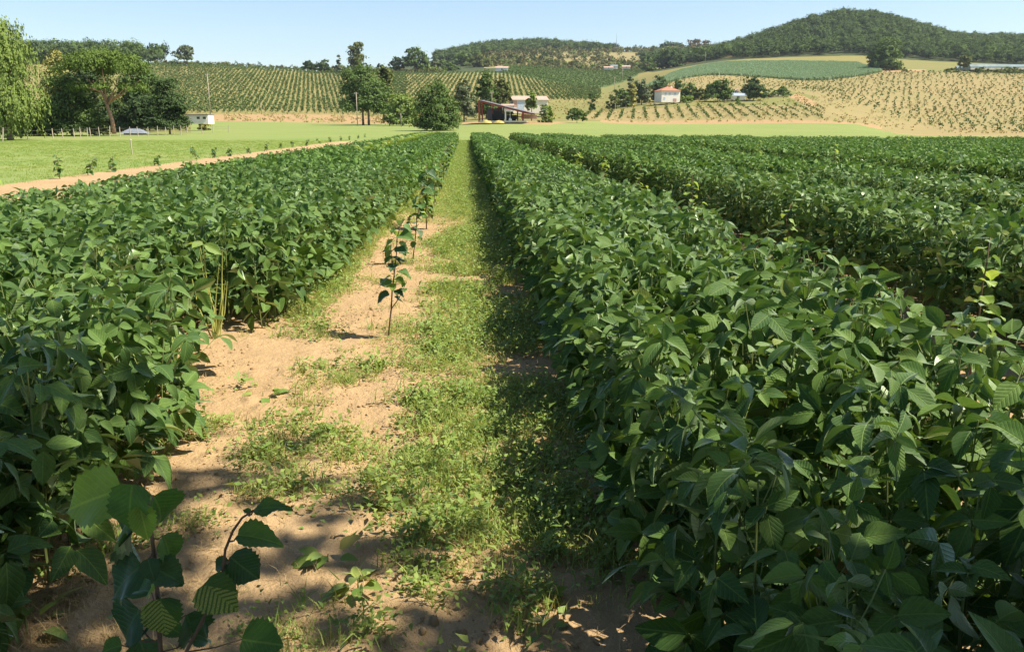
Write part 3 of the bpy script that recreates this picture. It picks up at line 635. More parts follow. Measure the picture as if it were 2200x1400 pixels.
for i, px in enumerate([8, 140, 198, 251, 345, 428, 465, 497, 540, 575, 605, 632, 660, 690, 712, 735, 752, 770, 785]):
    y = 12.3*1803/(1000-px); hh = [1.05, .62, .5, .5, .35, .6, .45, .4, .35][i] if i < 9 else .45
    lb = {0: 'dense hazel sapling at the left edge of the photo on the dirt margin', 1: 'upright sapling on the meadow edge left of the two-pronged one', 2: 'spreading two-pronged sapling at the dirt margin on the left', 3: 'small leaning sapling on the dirt margin below the white stake'}.get(i, 'small hazel sapling in the row on the bare dirt margin at left')
    sapling((-12.3, y, 0), hh*1.15, 14 if i != 0 else 30, lb, 200+i, 'hazel saplings along the bare dirt margin', 1.7, lean=(rng.normal(0, .25), 0), bare=.1)
for i, y in enumerate([4.3, 7.1, 10.3, 13.5, 17, 21, 25.5, 31]):
    lb = ['bright leafy sapling at the right edge in the shaded gap', 'pale yellowish sapling rising from the shaded gap right of the near strip', 'yellow-green sapling in the gap at the far corner of the near strip'][i] if i < 3 else 'small hazel sapling farther along the first gap on the right'
    sapling((2.86, y, 0), [1.0, .92, 1.0][i] if i < 3 else .98, 16, lb, 300+i, 'hazel saplings in the first gap on the right', 1.05, mats=('hazel_l', 'hazel', 'hazel_l'), bare=.3)
for i, (x, y) in enumerate([(8.6, 14), (8.6, 19), (8.6, 24), (8.6, 30), (13.6, 25), (13.6, 33), (18.4, 34), (24.4, 40)]):
    sapling((x, y, 0), 1.15, 16, 'pale sapling top showing above the soybeans in a far gap on the right', 400+i, 'hazel saplings in the far gaps on the right', 1.4, mats=('hazel', 'hazel_l'), bare=.3)
# yellow stripped stalks at the break in the left strip, weeds standing alone on the dirt
M['ystem'] = plain('yellow_stem', (.36,.38,.10), .7)
M['yleaf'] = leafmat('yellowing_leaf', (.17,.27,.06), (.26,.34,.08), trans=.35, gloss=.05, veins=7)
yl = []
for s_ in range(3):
    a = Acc(); trifoliate(a, 0, np.random.default_rng(80+s_)); yl.append(a.mesh('leaf', M['yleaf']))
for i, (x, y, h, nb, nl, lb) in enumerate([(-1.88, 6.0, .80, 11, 1, 'tall yellow stripped soybean stalks at the break in the left strip'), (-2.35, 5.0, .55, 4, 5, 'yellowing half-bare soybean plant at the break in the left strip'), (-2.7, 4.9, .62, 3, 4, 'pale yellowing soybean plant behind the shaded left strip'), (-1.85, 4.75, .42, 6, 6, 'light green drooping soybean plant at the end of the shaded left strip'), (-1.62, 4.2, .22, 3, 5, 'low light green soybean plant spilling onto the dirt at left')]):
    p = empty('soybean_plant', (x, y, 0), lb, 'soybean plant'); g = np.random.default_rng(i+900)
    for j in range(nb):
        e = Vector((g.normal(0, .08), g.normal(0, .08), h*g.uniform(.6, 1))); MB().tube([(g.normal(0, .02), g.normal(0, .02), 0), e*.5+Vector((g.normal(0, .015), 0, 0)), e], [.006, .005, .002], 5).build('stalk', M['ystem'], p)
        if j < nl: link('leaf', yl[j % 3], p, e, (g.normal(-.4, .3), g.normal(0, .3), g.uniform(0, 6.28)), g.uniform(1., 1.5))
V_, F_, U_ = blade(2, 5, .05, .028, .25, .4); wl = mesh('leaf', V_, F_, M['weed'], U_, smooth=True)
for i, (px, py, n_, r_, hh, lb) in enumerate([(812, 790, 60, .10, .10, 'rounded blue-green weed clump at the foot of the slim sapling'), (565, 850, 9, .10, .04, 'broad-leaved seedling lying alone on the bare dirt at left'), (720, 925, 10, .06, .05, 'small upright weed with pointed leaves in the middle of the dirt'), (640, 965, 26, .06, .02, 'flat low weed on the dirt left of the pointed one'), (665, 800, 44, .12, .05, 'spreading weed patch across the dirt near the left strip'), (600, 700, 40, .13, .06, 'low weeds in front of the yellow stripped stalks'), (770, 1280, 9, .05, .05, 'dark weed seedling in the shade on the dirt near the sapling'), (705, 1215, 8, .05, .04, 'tiny dark seedling in shaded dirt beside the toothed leaves'), (60, 1370, 12, .09, .08, 'dark broad-leaved weed at the bottom left corner'), (800, 1100, 20, .05, .03, 'weed at the shadow edge on the left of the green path')]):
    D = 1.55/((py-700)/F*cp+sp)*(cp-(py-700)/F*sp); q = P(px, py, D); g = np.random.default_rng(i+50); z = float(pz(q[0:1], q[1:2])[0])
    p = empty('weed', (q[0], q[1], z), lb, 'weed'); L = 1.6 if n_ < 15 else .75
    for j in range(min(n_, 30)):
        a_ = g.uniform(0, 6.28); rr_ = r_*math.sqrt(g.random()); V_ = (rr_*math.cos(a_), rr_*math.sin(a_), hh*g.random())
        link('leaf', wl, p, V_, (g.normal(.3, .3), g.normal(0, .3), a_-math.pi/2), L*g.uniform(.7, 1.3))
    MB().tube([(0, 0, 0), (.002, 0, hh*.8)], [.003, .002], 5).build('stem', M['stem'], p)

# ------------------------------------------------------------------ trees
def leafcloud(lobes, n, size, g, mat, style='round', aspect=.7, strand=None, rough=.42):
    """leaf-sized faces clumped through the lobes' volumes"""
    lob = np.array(lobes, float); vol = lob[:, 3]*lob[:, 4]+lob[:, 4]*lob[:, 5]; w = vol/vol.sum()
    nc = max(6, n//14); li = g.choice(len(lob), nc, p=w); d = g.normal(size=(nc, 3)); d /= np.linalg.norm(d, axis=1)[:, None]
    d[:, 2] = np.where(d[:, 2] < -.3, -d[:, 2]*.7, d[:, 2]) if style != 'bush' else np.abs(d[:, 2])
    r = g.uniform(.35, 1.02, nc)[:, None]; cc_ = lob[li, :3]+d*r*lob[li, 3:6]; cr = lob[li, 3:6].mean(1)*.17
    ci = g.integers(0, nc, n); p = cc_[ci]+g.normal(size=(n, 3))*cr[ci][:, None]*np.array((1, 1, .7)); nd_ = d[ci]
    if strand:
        k = g.random(n)**.8; p = cc_[ci]+g.normal(size=(n, 3))*np.array((.09, .09, .1)); p[:, 2] -= k*strand*g.uniform(.4, 1, nc)[ci]; p[:, 2] = np.maximum(p[:, 2], .3)
    nn = nd_*.9+g.normal(size=(n, 3))*rough+np.array((0, 0, .35)); nn /= np.linalg.norm(nn, axis=1)[:, None]
    up = g.normal(size=(n, 3)); 
    if strand: up = up*.15+np.array((0, 0, -1)); nn[:, 2] *= .3
    if style == 'pine': up = up*.4+np.array((0, 0, 1.))
    a = np.cross(nn, up); a /= np.linalg.norm(a, axis=1)[:, None]+1e-9; b = np.cross(a, nn); s = (size*g.uniform(.6, 1.3, n))[:, None]
    a = a*s*aspect*.5; b = b*s*.5
    V = np.stack([p-b, p+a, p+b, p-a], 1).reshape(-1, 3); Fq = np.arange(4*n).reshape(-1, 4); T = np.repeat(g.random(n), 4)
    return mesh('crown', V, Fq, mat, None, {'tone': T})
def lobes_for(kind, w, h, z0, g, n=None):
    r = w/2; H = h-z0; L = []
    if kind in ('round', 'bush'):
        n = n or 11
        for i in range(n):
            a = g.uniform(0, 6.28); q = math.sqrt(g.random())*.62; z = g.uniform(.12, .84); lim = math.sqrt(max(.05, 1-(abs(z-.5)*2)**2))
            s = g.uniform(.26, .42); L.append((math.cos(a)*q*r*lim, math.sin(a)*q*r*lim, z0+z*H, s*w*.8*.75, s*w*.8*.75, s*H*.55))
        L.append((0, 0, z0+H*.25, r*.6, r*.6, H*.2)); L.append((0, 0, z0+H*.5, r*.62, r*.62, H*.38)); L.append((0, 0, z0+H*.80, r*.42, r*.42, H*.20))
        L.append((r*.6, 0, z0+H*.42, r*.38, r*.38, H*.24)); L.append((-r*.6, 0, z0+H*.42, r*.38, r*.38, H*.24))
        if kind == 'bush':
            L.append((0, 0, z0+H*.05, r*.8, r*.8, H*.3))
            for i in range(8): a = i*.79+g.uniform(0, .5); L.append((math.cos(a)*.64*r, math.sin(a)*.64*r, z0+H*g.uniform(.02, .16), r*.42, r*.42, H*.22))
            for i in range(7): a = i*.9+g.uniform(0, .5); L.append((math.cos(a)*.66*r, math.sin(a)*.66*r, z0+H*g.uniform(.2, .45), r*.38, r*.38, H*.22))
        else:
            for i in range(7): a = i*.9+g.uniform(0, .5); L.append((math.cos(a)*.64*r, math.sin(a)*.64*r, z0+H*g.uniform(.10, .32), r*.38, r*.38, H*.18))
    elif kind == 'oval':
        for i in range(8):
            t_ = (i+.5)/8; rr_ = r*math.sin(math.pi*(.12+.80*t_))**.6*.62
            L.append((g.normal(0, r*.12), g.normal(0, r*.12), z0+t_*H, rr_+r*.2, rr_+r*.2, H*.11))
    elif kind == 'cone':
        for i in range(8):
            t_ = (i+.4)/8; rr_ = r*(1-t_)**.8
            L.append((g.normal(0, r*.05), g.normal(0, r*.05), z0+t_*H, rr_+.15, rr_+.15, H*.07))
    elif kind == 'umbrella':
        for i in range(26):
            a = g.uniform(0, 6.28); q = math.sqrt((i+.5)/26)*.82
            L.append((math.cos(a)*q*r, math.sin(a)*q*r, z0+H*(.26+.48*math.sqrt(1-q*q)), r*.30, r*.30, H*.24))
        for i in range(9):
            a = i*.7; L.append((math.cos(a)*.72*r, math.sin(a)*.72*r, z0+H*.22, r*.22, r*.22, H*.14))
    return L
def trunk_mesh(h, z0, r, lobes, g, lean=0, n=6, forks=1):
    m = MB(); top = z0+(h-z0)*.45
    for q in range(forks):
        o_ = 0 if forks == 1 else (q-.5)*r*5
        pts = [(o_, 0, -.3), (o_+lean*.3, 0, top*.35), (o_*.8+lean*.8, g.normal(0, .1), top*.7), (lean+o_*.3, 0, top)]; m.tube(pts, [r*1.15, r*.9, r*.7, r*.4], n)
        for l in lobes[q::forks][:7]:
            s = Vector(pts[2]).lerp(Vector(pts[3]), g.random()*.8); e = Vector(l[:3]); md = s.lerp(e, .5)+Vector((0, 0, -(e-s).length*.06)); m.tube([s, md, e], [r*.42, r*.28, r*.1], 5)
    return m
def tree(x0, x1, ytop, D, mat, label, kind='round', name='tree', z0=.22, bark='bark', dens=1.0, leaf=3.0, cat='tree', group=None, seed=None, strand=0, lean=0, forks=1, ybase=None, depth=1.0, tr=None, aspect=.7, lobn=None):
    g = np.random.default_rng(seed if seed is not None else int(x0*7+ytop*13) % 99991); xc = (x0+x1)/2
    b = G(xc, D) if ybase is None else P(xc, ybase, D); sc = D/F*1.0; w = (x1-x0)*sc*1.08; yb = float(TY(xc, D)) if ybase is None else ybase
    h = (yb-ytop)*sc*1.0; o = empty(name, b, label, cat, group)
    L = lobes_for(kind, w, h, h*z0, g, lobn); area = (x1-x0)*(yb-ytop); n_ = int(np.clip(area*1.15*dens, 120, 24000)); ls = leaf*sc*1.5
    if area > 120 or kind in ('umbrella',): trunk_mesh(h, h*z0, tr or max(.06, h*.018), L, g, lean, forks=forks).build('trunk', M[bark], o, True)
    else: MB().tube([(0, 0, -.2), (0, 0, h*.6)], [h*.03, h*.015], 4).build('trunk', M[bark], o)
    link('crown', leafcloud(L, n_, ls, g, M[mat], kind if kind != 'umbrella' else 'pine', aspect, strand), o)
    return o
# garden at the left
tree(-12, 34, 44, 135, 't_grey', 'tall thin grey-green tree top behind the willow at the left edge', 'oval')
ow = tree(-70, 116, 58, 88, 't_willow', 'big weeping willow with hanging yellow-green branches at the left edge', 'oval', 'weeping_willow', z0=.16, dens=.9, leaf=4.4, strand=2.6, aspect=.5, tr=.32)
tree(-190, -50, 90, 100, 't_mid', 'leafy garden tree left of the weeping willow')
tree(95, 175, 118, 160, 't_pale', 'pale yellow feathery tree between willow and stone pine', 'round', z0=.1)
tree(150, 232, 150, 150, 't_dark', 'dark tree mass behind the bushy garden tree', 'round', z0=.05)
tree(98, 212, 164, 112, 't_mid', 'bushy mid-green garden tree between the willow and the stone pine', 'bush', z0=.06)
tree(196, 262, 160, 150, 't_olive', 'olive-green tree seen through the fork of the stone pine', 'bush', z0=.03)
tree(262, 345, 126, 155, 't_mid', 'tall green tree rising behind the stone pine', 'round', z0=.05)
tree(280, 345, 185, 140, 't_dark', 'dark shady tree below the right side of the stone pine', 'bush', z0=.03)
tree(205, 290, 215, 142, 't_dark', 'dark shrubbery behind the stone pine trunk', 'bush', z0=.0, name='shrub', cat='shrub')
tree(328, 406, 174, 122, 't_dark', 'dark purplish-green cypress-like tree at the right end of the garden', 'round', z0=.10, ns=None) if False else tree(325, 406, 174, 122, 't_dark', 'dark rounded tree at the right end of the garden, by the white shed', 'bush', z0=.08)
tree(30, 120, 235, 112, 't_dark', 'dark hedge shrub under the willow branches', 'bush', z0=0, name='shrub', cat='shrub')
tree(195, 235, 256, 116, 't_olive', 'small olive shrub left of the pine trunk', 'bush', z0=0, name='shrub', cat='shrub')
# stone pine: umbrella crown, leaning trunk and forked limbs
Dp = 112; xb, yb = 246, float(TY(246, Dp)); scp = Dp/F; base = G(246, Dp); pine = empty('stone_pine', base, 'large umbrella-shaped stone pine with a bare reddish trunk in the garden', 'tree')
def pp(x, y, d=0): return (Vector(((x-246)*scp, d, (yb-y)*scp)))
g_ = np.random.default_rng(3); mb = MB(); mb.tube([pp(246, 288), pp(245, 262), pp(240, 240), pp(236, 218), pp(228, 200), pp(215, 182)], [.30, .27, .22, .20, .14, .08], 8)
for e in ((262, 175, 1), (290, 190, -1), (190, 165, .6), (240, 150, -.5), (310, 180, 0), (170, 175, -1), (262, 212, -1.5)):
    s = pp(238, 228) if e[0] > 238 else pp(230, 204); t_ = pp(e[0], e[1], e[2]); mb.tube([s, s.lerp(t_, .5)+V3((0, 0, -.15)), t_], [.14, .09, .03], 6)
mb.build('trunk', M['bark_p'], pine, True)
L = [(l[0]-.3, l[1], l[2], l[3], l[4], l[5]) for l in lobes_for('umbrella', 176*scp, (yb-113)*scp, (yb-222)*scp, g_)]
link('crown', leafcloud(L, 22000, 4.8*scp, g_, M['t_pine'], 'pine', .5), pine)
# fence
fx = [6, 60, 114, 135, 160, 173, 188, 195, 214, 236, 258, 280, 297, 318, 339, 356, 373, 389, 403, 435, 458, 492]
fen = empty('wire_fence', (0, 0, 0), 'wire fence on pale wooden posts along the garden at left', 'fence'); tops = []
pm = MB().tube([(0, 0, -.2), (.01, 0, .6), (0, .01, 1.2)], [.06, .055, .05], 6).mesh('post', M['post'])
for i, x in enumerate(fx):
    D = float(np.interp(x, [0, 110, 350, 500], [84, 97, 112, 135])); q = G(x, D); h = rng.uniform(.85, 1.1)
    o = link('post', pm, fen, q, (rng.normal(0, .05), rng.normal(0, .05), 0), (1, 1, h*1.05)); tops.append(Vector(q)+V3((0, 0, 1.05*h)))
for k in (.0, .4, .8):
    MB().tube([t_-V3((0, 0, k)) for t_ in tops], .012, 3).build('wire', M['wire'], fen)
# lone and crest trees
T_ = [(375, 420, 100, 650, 't_grey', 'lone airy tree on the crest of the left orchard hill', 'round', .2), (647, 680, 131, 655, 't_dark', 'left one of the rounded dark tree pair on the crest', 'round', .1), (675, 712, 130, 655, 't_dark', 'right one of the rounded dark tree pair on the crest', 'round', .1),
      (720, 737, 117, 655, 't_grey', 'narrow spiky conifer on the crest', 'cone', .05), (745, 786, 100, 640, 't_olive', 'tall egg-shaped poplar on the crest behind the walnut', 'oval', .05), (806, 826, 138, 680, 't_dark', 'small dark tree on the skyline right of the poplar', 'bush', .0),
      (834, 872, 122, 690, 't_dark', 'dark rounded tree left of the big crest oak', 'round', .05), (866, 922, 104, 685, 't_mid', 'big round-headed oak on the crest', 'round', .06), (924, 950, 126, 720, 't_grey', 'small tree right of the big crest oak', 'bush', .0),
      (970, 1020, 112, 900, 't_mid', 'tree at the left foot of the middle wooded hill', 'bush', 0), (1002, 1062, 116, 860, 't_olive', 'broad tree in front of the middle wooded hill', 'bush', 0), (936, 985, 132, 760, 't_mid', 'bush row tree above the middle orchard', 'bush', 0),
      (895, 940, 140, 700, 't_light', 'light shrub under the big crest oak', 'bush', 0), (780, 845, 146, 675, 't_olive', 'low scrub on the crest behind the walnut', 'bush', 0), (700, 760, 142, 672, 't_olive', 'low scrub on the crest behind the conifer', 'bush', 0)]
for x0, x1, yt, D, mt, lb, kd, z0 in T_: tree(x0, x1, yt, D, mt, lb, kd, z0=z0)
tree(733, 840, 142, 222, 't_mid', 'large dark walnut tree with two trunks beside the utility pole', 'round', 'walnut_tree', z0=.13, forks=2, dens=1.2, ybase=267, tr=.3)
tree(800, 850, 150, 235, 't_olive', 'thinner tree at the right shoulder of the walnut', 'round', z0=.1, ybase=262)
tree(824, 905, 208, 205, 't_light', 'light green willow bush between walnut and round bush', 'bush', z0=.02, ybase=270, name='willow_bush')
tree(972, 1022, 172, 240, 't_grey', 'grey-green tree half hidden behind the big round bush', 'round', z0=.05)
tree(893, 990, 178, 148, 't_mid', 'big round dense bush at the head of the field', 'bush', z0=.0, ybase=280, name='big_bush', dens=1.3, cat='bush')
tree(1022, 1068, 152, 262, 't_mid', 'tall tree left of the pair behind the open barn', 'bush', z0=.04); tree(1058, 1100, 166, 265, 't_olive', 'olive-toned tree right of the pair behind the open barn', 'bush', z0=.04)
tree(1128, 1156, 200, 222, 't_light', 'young tree in front of the white barn', 'round', z0=.3); tree(1158, 1190, 226, 205, 't_light', 'small green bush right of the open barn', 'bush', z0=0, cat='bush')
tree(1217, 1262, 234, 215, 't_mid', 'round shrub with short trunk alone on the meadow edge', 'round', z0=.08, cat='shrub', ybase=264); tree(1262, 1278, 200, 330, 't_mid', 'small shrub at the corner of the middle orchard', 'bush', z0=0, cat='shrub')
tree(1318, 1360, 190, 352, 't_mid', 'dark shrub at the left end of the farmhouse trees', 'bush', z0=0); tree(1300, 1330, 205, 340, 't_olive', 'low shrub left of the farmhouse trees', 'bush', z0=0, cat='shrub')
tree(1350, 1368, 184, 345, 't_yellow', 'yellow-leaved tree left of the white farmhouse', 'oval', z0=0)
tree(1358, 1398, 170, 356, 't_grey', 'dark tree behind the yellow one', 'round', z0=0); tree(1392, 1440, 166, 370, 't_dark', 'dark tree mass behind the farmhouse roof', 'bush', z0=0); tree(1345,1362,168,375,'t_grey','slender greyish tree at the left of the farmhouse garden','oval',z0=0)
tree(1438, 1475, 175, 385, 't_mid', 'green tree behind the farmhouse chimney', 'bush', z0=0); tree(1462, 1502, 180, 365, 't_mid', 'green bush right of the farmhouse', 'bush', z0=0); tree(1455, 1490, 202, 345, 't_light', 'clipped light green hedge right of the farmhouse', 'bush', z0=0, cat='hedge', name='hedge')
tree(1510, 1574, 174, 348, 't_mid', 'large round tree between the farmhouse and the white annex', 'round', z0=.02, dens=1.2); tree(1488, 1520, 188, 362, 't_olive', 'brownish bush left of the large round tree', 'bush', z0=0)
tree(1592, 1645, 168, 350, 't_dark', 'dark spreading tree right of the white annex', 'round', z0=.04); tree(1640, 1662, 192, 372, 't_olive', 'low olive bush right of the dark spreading tree', 'bush', z0=0, cat='bush'); tree(1657, 1698, 188, 380, 't_mid', 'dark bush above the stone heap', 'bush', z0=0, cat='bush')
tree(1580, 1592, 210, 318, 't_light', 'tiny sapling at the top of the small orchard', 'oval', z0=.1)
tree(1866, 1932, 86, 590, 't_mid', 'leaning leafy oak in front of the wooded hill, at the end of the blue-green crop', 'bush', z0=.0, dens=1.3); tree(1862, 1900, 100, 640, 't_dark', 'dark tree behind the leaning oak', 'bush', z0=0)
tree(2055, 2083, 122, 560, 't_olive', 'small round tree standing alone before the greenhouse', 'round', z0=.25, cat='tree')
for i, (a, b, c) in enumerate([(2030, 2062, 145), (1938, 1952, 146), (2090, 2130, 147), (2135, 2190, 146), (2165, 2210, 150)]): tree(a, b, c, 556, 't_olive', ['low shrub left of the lone round tree', 'tiny shrub on the field corner right of the leaning oak', 'low scrub below the left end of the greenhouse', 'low scrub below the middle of the greenhouse', 'brownish scrub at the right edge below the greenhouse'][i], 'bush', z0=0, cat='shrub', name='shrub')
tree(1405, 1470, 106, 800, 't_dark', 'dark tree clump above the left end of the blue-green crop', 'bush', z0=0); tree(1470, 1545, 104, 850, 't_mid', 'long tree clump at the foot of the wooded hill', 'bush', z0=0)
tree(1375, 1410, 125, 790, 't_mid', 'green bush at the top corner of the dark field', 'bush', z0=0); tree(1412, 1470, 90, 1390, 't_dark', 'left dark clump on the middle skyline', 'bush', z0=0); tree(1470, 1525, 86, 1390, 't_red', 'reddish-dark clump on the middle skyline', 'bush', z0=0)
tree(425, 452, 252, 158, 't_yellow', 'yellow-green shrub in front of the small white shed', 'bush', z0=0, cat='shrub', name='shrub')
# the tree beside the photographer whose shade falls over the foreground
def shade_tree(x, y, w, h, z0, n, label, seed):
    g = np.random.default_rng(seed); o = empty('shade_tree', (x, y, 0), label, 'tree', 'trees beside the photographer'); L = lobes_for('round', w, h, z0, g, 16)
    trunk_mesh(h, z0, .22, L, g, n=8).build('trunk', M['bark'], o, True); link('crown', leafcloud(L, n, .22, g, M['t_mid'], 'round', .7), o)
SHADE = [(1.6, -2.5, 10.8, 13.5, 4.6, 60000, 'leafy roadside tree right of the camera, outside the frame', 1), (4.3, -1.3, 5.4, 6.6, 1.8, 26000, 'lower leafy tree just behind the camera to the right, outside the frame', 2)]
for a in SHADE: shade_tree(*a)

# ------------------------------------------------------------------ woods, scrub, orchards
def crownmesh(seed, mat, w=10.5, h=10, n=640, leaf=.95, kind='bush'):
    g = np.random.default_rng(seed); r = w/2
    L = [(0, 0, h*.50, r*.72, r*.72, h*.44)]+[(math.cos(a)*r*.5, math.sin(a)*r*.5, h*g.uniform(.36, .58), r*.5, r*.5, h*.30) for a in np.arange(5)*1.257+g.uniform(0, 1)]+[(0, 0, h*.22, r*.8, r*.8, h*.22)]
    return leafcloud(L, n, leaf, g, mat, 'bush', rough=.26)
cw = proto_coll('wood_protos', [crownmesh(i, M['wood']) for i in range(8)]+[crownmesh(20, M['t_mid']), crownmesh(21, M['t_mid'])])
cb = proto_coll('scrub_protos', [crownmesh(40+i, M['scrubleaf'], 5, 4, 200, .7) for i in range(5)]+[crownmesh(49, M['t_light'], 5, 4.5, 160, .8), crownmesh(50, M['t_dark'], 5, 5, 160, .8), crownmesh(51, M['t_red'], 5, 4, 160, .8)])
def area(x0, x1, d0, d1, step):
    """jittered points (metres) over the columns x0..x1 between depths"""
    l0, l1 = (x0-1100)/F*d1*1.03, (x1-1100)/F*d1*1.03; l0 = min(l0, (x0-1100)/F*d0*1.03); l1 = max(l1, (x1-1100)/F*d0*1.03)
    a, b = np.meshgrid(np.arange(l0, l1, step), np.arange(d0, d1, step)); a = a.ravel()+rng.uniform(-.45, .45, a.size)*step; b = b.ravel()+rng.uniform(-.45, .45, b.size)*step
    x, w = from_lat(a, b); ok = (x > x0) & (x < x1); return x[ok], b[ok], w[ok]
def rots(n): return np.stack([np.zeros(n), np.zeros(n), rng.uniform(0, 6.28, n)], -1)
def wood(name, label, x0, x1, d0, d1, step, s0, s1, coll, nv, cond=None, cat='woodland', zs=1):
    x, d, w = area(x0, x1, d0, d1, step); 
    if cond is not None: k = cond(x, d); x, d, w = x[k], d[k], w[k]
    s = rng.uniform(s0, s1, len(x)); gn_scatter(name, w, rots(len(x)), np.stack([s, s, s*zs*rng.uniform(.85, 1.2, len(x))], -1), coll, label, cat, nv)
wood('hill_wood', 'dense dark wood covering the round hill at right', 1380, 2420, 705, 1120, 8.6, .85, 1.35, cw, 10, lambda x, d: d > itp(x, (1380, 900), (1480, 840), (1560, 790), (1600, 745), (1850, 748), (1930, 722), (2200, 705), (2450, 700)))
wood('ridge_wood', 'wood on the middle ridge beside the thin mast', 935, 1325, 1060, 1440, 9, .9, 1.4, cw, 10, lambda x, d: d > itp(x, (935, 880), (1000, 1060), (1100, 1150), (1180, 1280), (1325, 1340)))
wood('left_wood', 'dark wood on the hilltop at left behind the garden trees', -300, 352, 655, 860, 8.5, .8, 1.45, cw, 10, lambda x, d: d < itp(x, (-300, 860), (250, 860), (350, 720)), zs=1.25)
wood('hill_scrub', 'mixed bushes and scrub on the middle hillside', 1040, 1620, 860, 1400, 7.5, .7, 2.1, cb, 8, lambda x, d: vnoise(x, d, 45, 61)*.6+vnoise(x, d, 14, 62)*.4 > .47)
wood('crest_hedge', 'low hedge line along the crest above the left orchard', 330, 960, 664, 695, 5, .5, 1.0, cb, 8, cat='hedge')
wood('field_hedge', 'bushes along the top of the dark field', 1060, 1400, 868, 905, 6, .5, 1.1, cb, 8, cat='hedge')
wood('garden_undergrowth', 'dark undergrowth between the garden trees', 40, 400, 150, 195, 3.2, .5, .9, cb, 8, cat='undergrowth')
# orchards: rows of young trees on the hillsides
def bushlet(seed, w, h, n, leaf, mat):
    g = np.random.default_rng(seed); L = [(g.normal(0, w*.1), g.normal(0, w*.1), h*(.35+.2*i), w*.38, w*.38, h*.22) for i in range(3)]
    return leafcloud(L, n, leaf, g, mat, 'round')
bl = [bushlet(i, 1.5, 1.7, 44, .42, M['orchleaf']) for i in range(6)]; cbush = proto_coll('orchard_protos', bl)
def rows(d0, d1, ax, spacing, along, x0, x1, cond=None, jit=.25, miss=.06):
    """rows running towards column ax, spacing metres apart"""
    k = (ax-1100)/F*1.03; a, b = np.meshgrid(np.arange(-400, 500, spacing), np.arange(d0, d1, along)); a = a.ravel(); b = b.ravel()
    lat = a+b*k+rng.normal(0, jit, a.size); b = b+rng.normal(0, jit, b.size); ok = (lat > (x0-1150)/F*d1*1.1-50) & (lat < (x1-1050)/F*d1*1.1+50); lat, b = lat[ok], b[ok]
    x, w = from_lat(lat, b); ok = (x > x0) & (x < x1) & (rng.random(len(x)) > miss)
    if cond is not None: ok &= cond(x, b)
    return w[ok], b[ok]
O = []
w, d = rows(362, 662, 700, 2.65, 2.3, 300, 872, lambda x, d: d > itp(x, (300, 358), (750, 378), (872, 352))); O.append((w, d, 'left orchard hill', 1.2))
w, d = rows(395, 655, 1075, 2.9, 2.4, 846, 1290, lambda x, d: (d > itp(x, (846, 350), (1100, 400), (1290, 428))) & (d < DTOP_MID(x)-4) ); O.append((w, d, 'middle orchard hill', 1.1))
w, d = rows(266, 316, 1345, 4.0, 1.4, 1243, 1770, jit=.16, miss=.28); O.append((w, d, 'small orchard below the farmhouse', .72))
w, d = rows(258, 552, 1890, 3.5, 8.5, 1700, 2320, lambda x, d: (x > itp(d, (250, 1782), (300, 1778), (345, 1768), (380, 1780), (430, 1720), (440, 1420), (560, 1420))) | ((x > 1700) & (d < 300) & (d > 262)), jit=.5, miss=.08); O.append((w, d, 'wide dry orchard slope at right', 1.05))
w, d = rows(436, 522, 1890, 3.6, 6, 1400, 1710, jit=.4); O.append((w, d, 'dry orchard band under the blue-green crop', .75))
allw = np.concatenate([o[0] for o in O]); alld = np.concatenate([o[1] for o in O]); alls = np.concatenate([np.full(len(o[0]), o[3]) for o in O]); allk = np.concatenate([np.full(len(o[0]), i) for i, o in enumerate(O)])
infr = (np.abs((allw[:, 0]*r0[0]+allw[:, 1]*r0[1])/alld) < .66); key = np.where(infr, alls/alld, 0); pick = np.argsort(-key)[:300]; isn = np.zeros(len(allw), bool); isn[pick] = True
print('orchard plants', len(allw))
for i in np.where(isn)[0]:
    k = int(allk[i]); o = link('orchard_bush', bl[i % 6], None, allw[i], (0, 0, rng.uniform(0, 6.28)), alls[i]*rng.uniform(.75, 1.3))
    cxp = 1100+(allw[i, 0]*r0[0]+allw[i, 1]*r0[1])/alld[i]*F*1.03
    wh = ['behind the small white shed', 'behind the short pole', 'left of the walnut tree', 'behind the walnut tree', 'below the white farmhouse', 'below the large round tree', 'right of the blue-roofed shed', 'toward the right edge'][int(np.digitize(cxp, [480, 620, 735, 1200, 1500, 1620, 1850]))]
    tag(o, 'small young hazel bush on the '+O[k][2]+', '+wh, 'orchard bush', 'young hazel bushes on the '+O[k][2])
for k in range(len(O)):
    s = (allk == k) & ~isn
    if s.sum(): gn_scatter('orchard_rows', allw[s], rots(int(s.sum())), alls[s]*rng.uniform(.7, 1.3, int(s.sum())), cbush, ['rows of young hazel bushes climbing the left orchard hill', 'rows of young hazel bushes on the middle orchard hill', 'scattered bush rows of the small orchard below the farmhouse', 'dotted bush rows across the wide dry slope at right', 'bush rows in the dry band under the blue-green crop'][k], 'orchard', 6)
M['drygrass'] = leafmat('dry_grass_blade', (.20,.19,.07), (.34,.27,.12), trans=.2, gloss=0, nscale=.03)
cdg = proto_coll('dry_clumps', [bushlet(70+i, 1.5, .5, 16, .45, M['drygrass']) for i in range(4)]+[bushlet(75, 1.3, .5, 16, .4, M['mgrass'])])
x, d, w = area(300, 2300, 255, 560, 3.4); rg = region(x, d); k = np.isin(rg, (2, 3, 6, 8)) & (vnoise(x, d, 26, 91)*.5+vnoise(x, d, 7, 92)*.5 > .47)
gn_scatter('dry_tussocks', w[k], rots(int(k.sum())), rng.uniform(.4, 1.3, int(k.sum())), cdg, 'tussocks of dry and green grass over the orchard slopes', 'grass', 5)
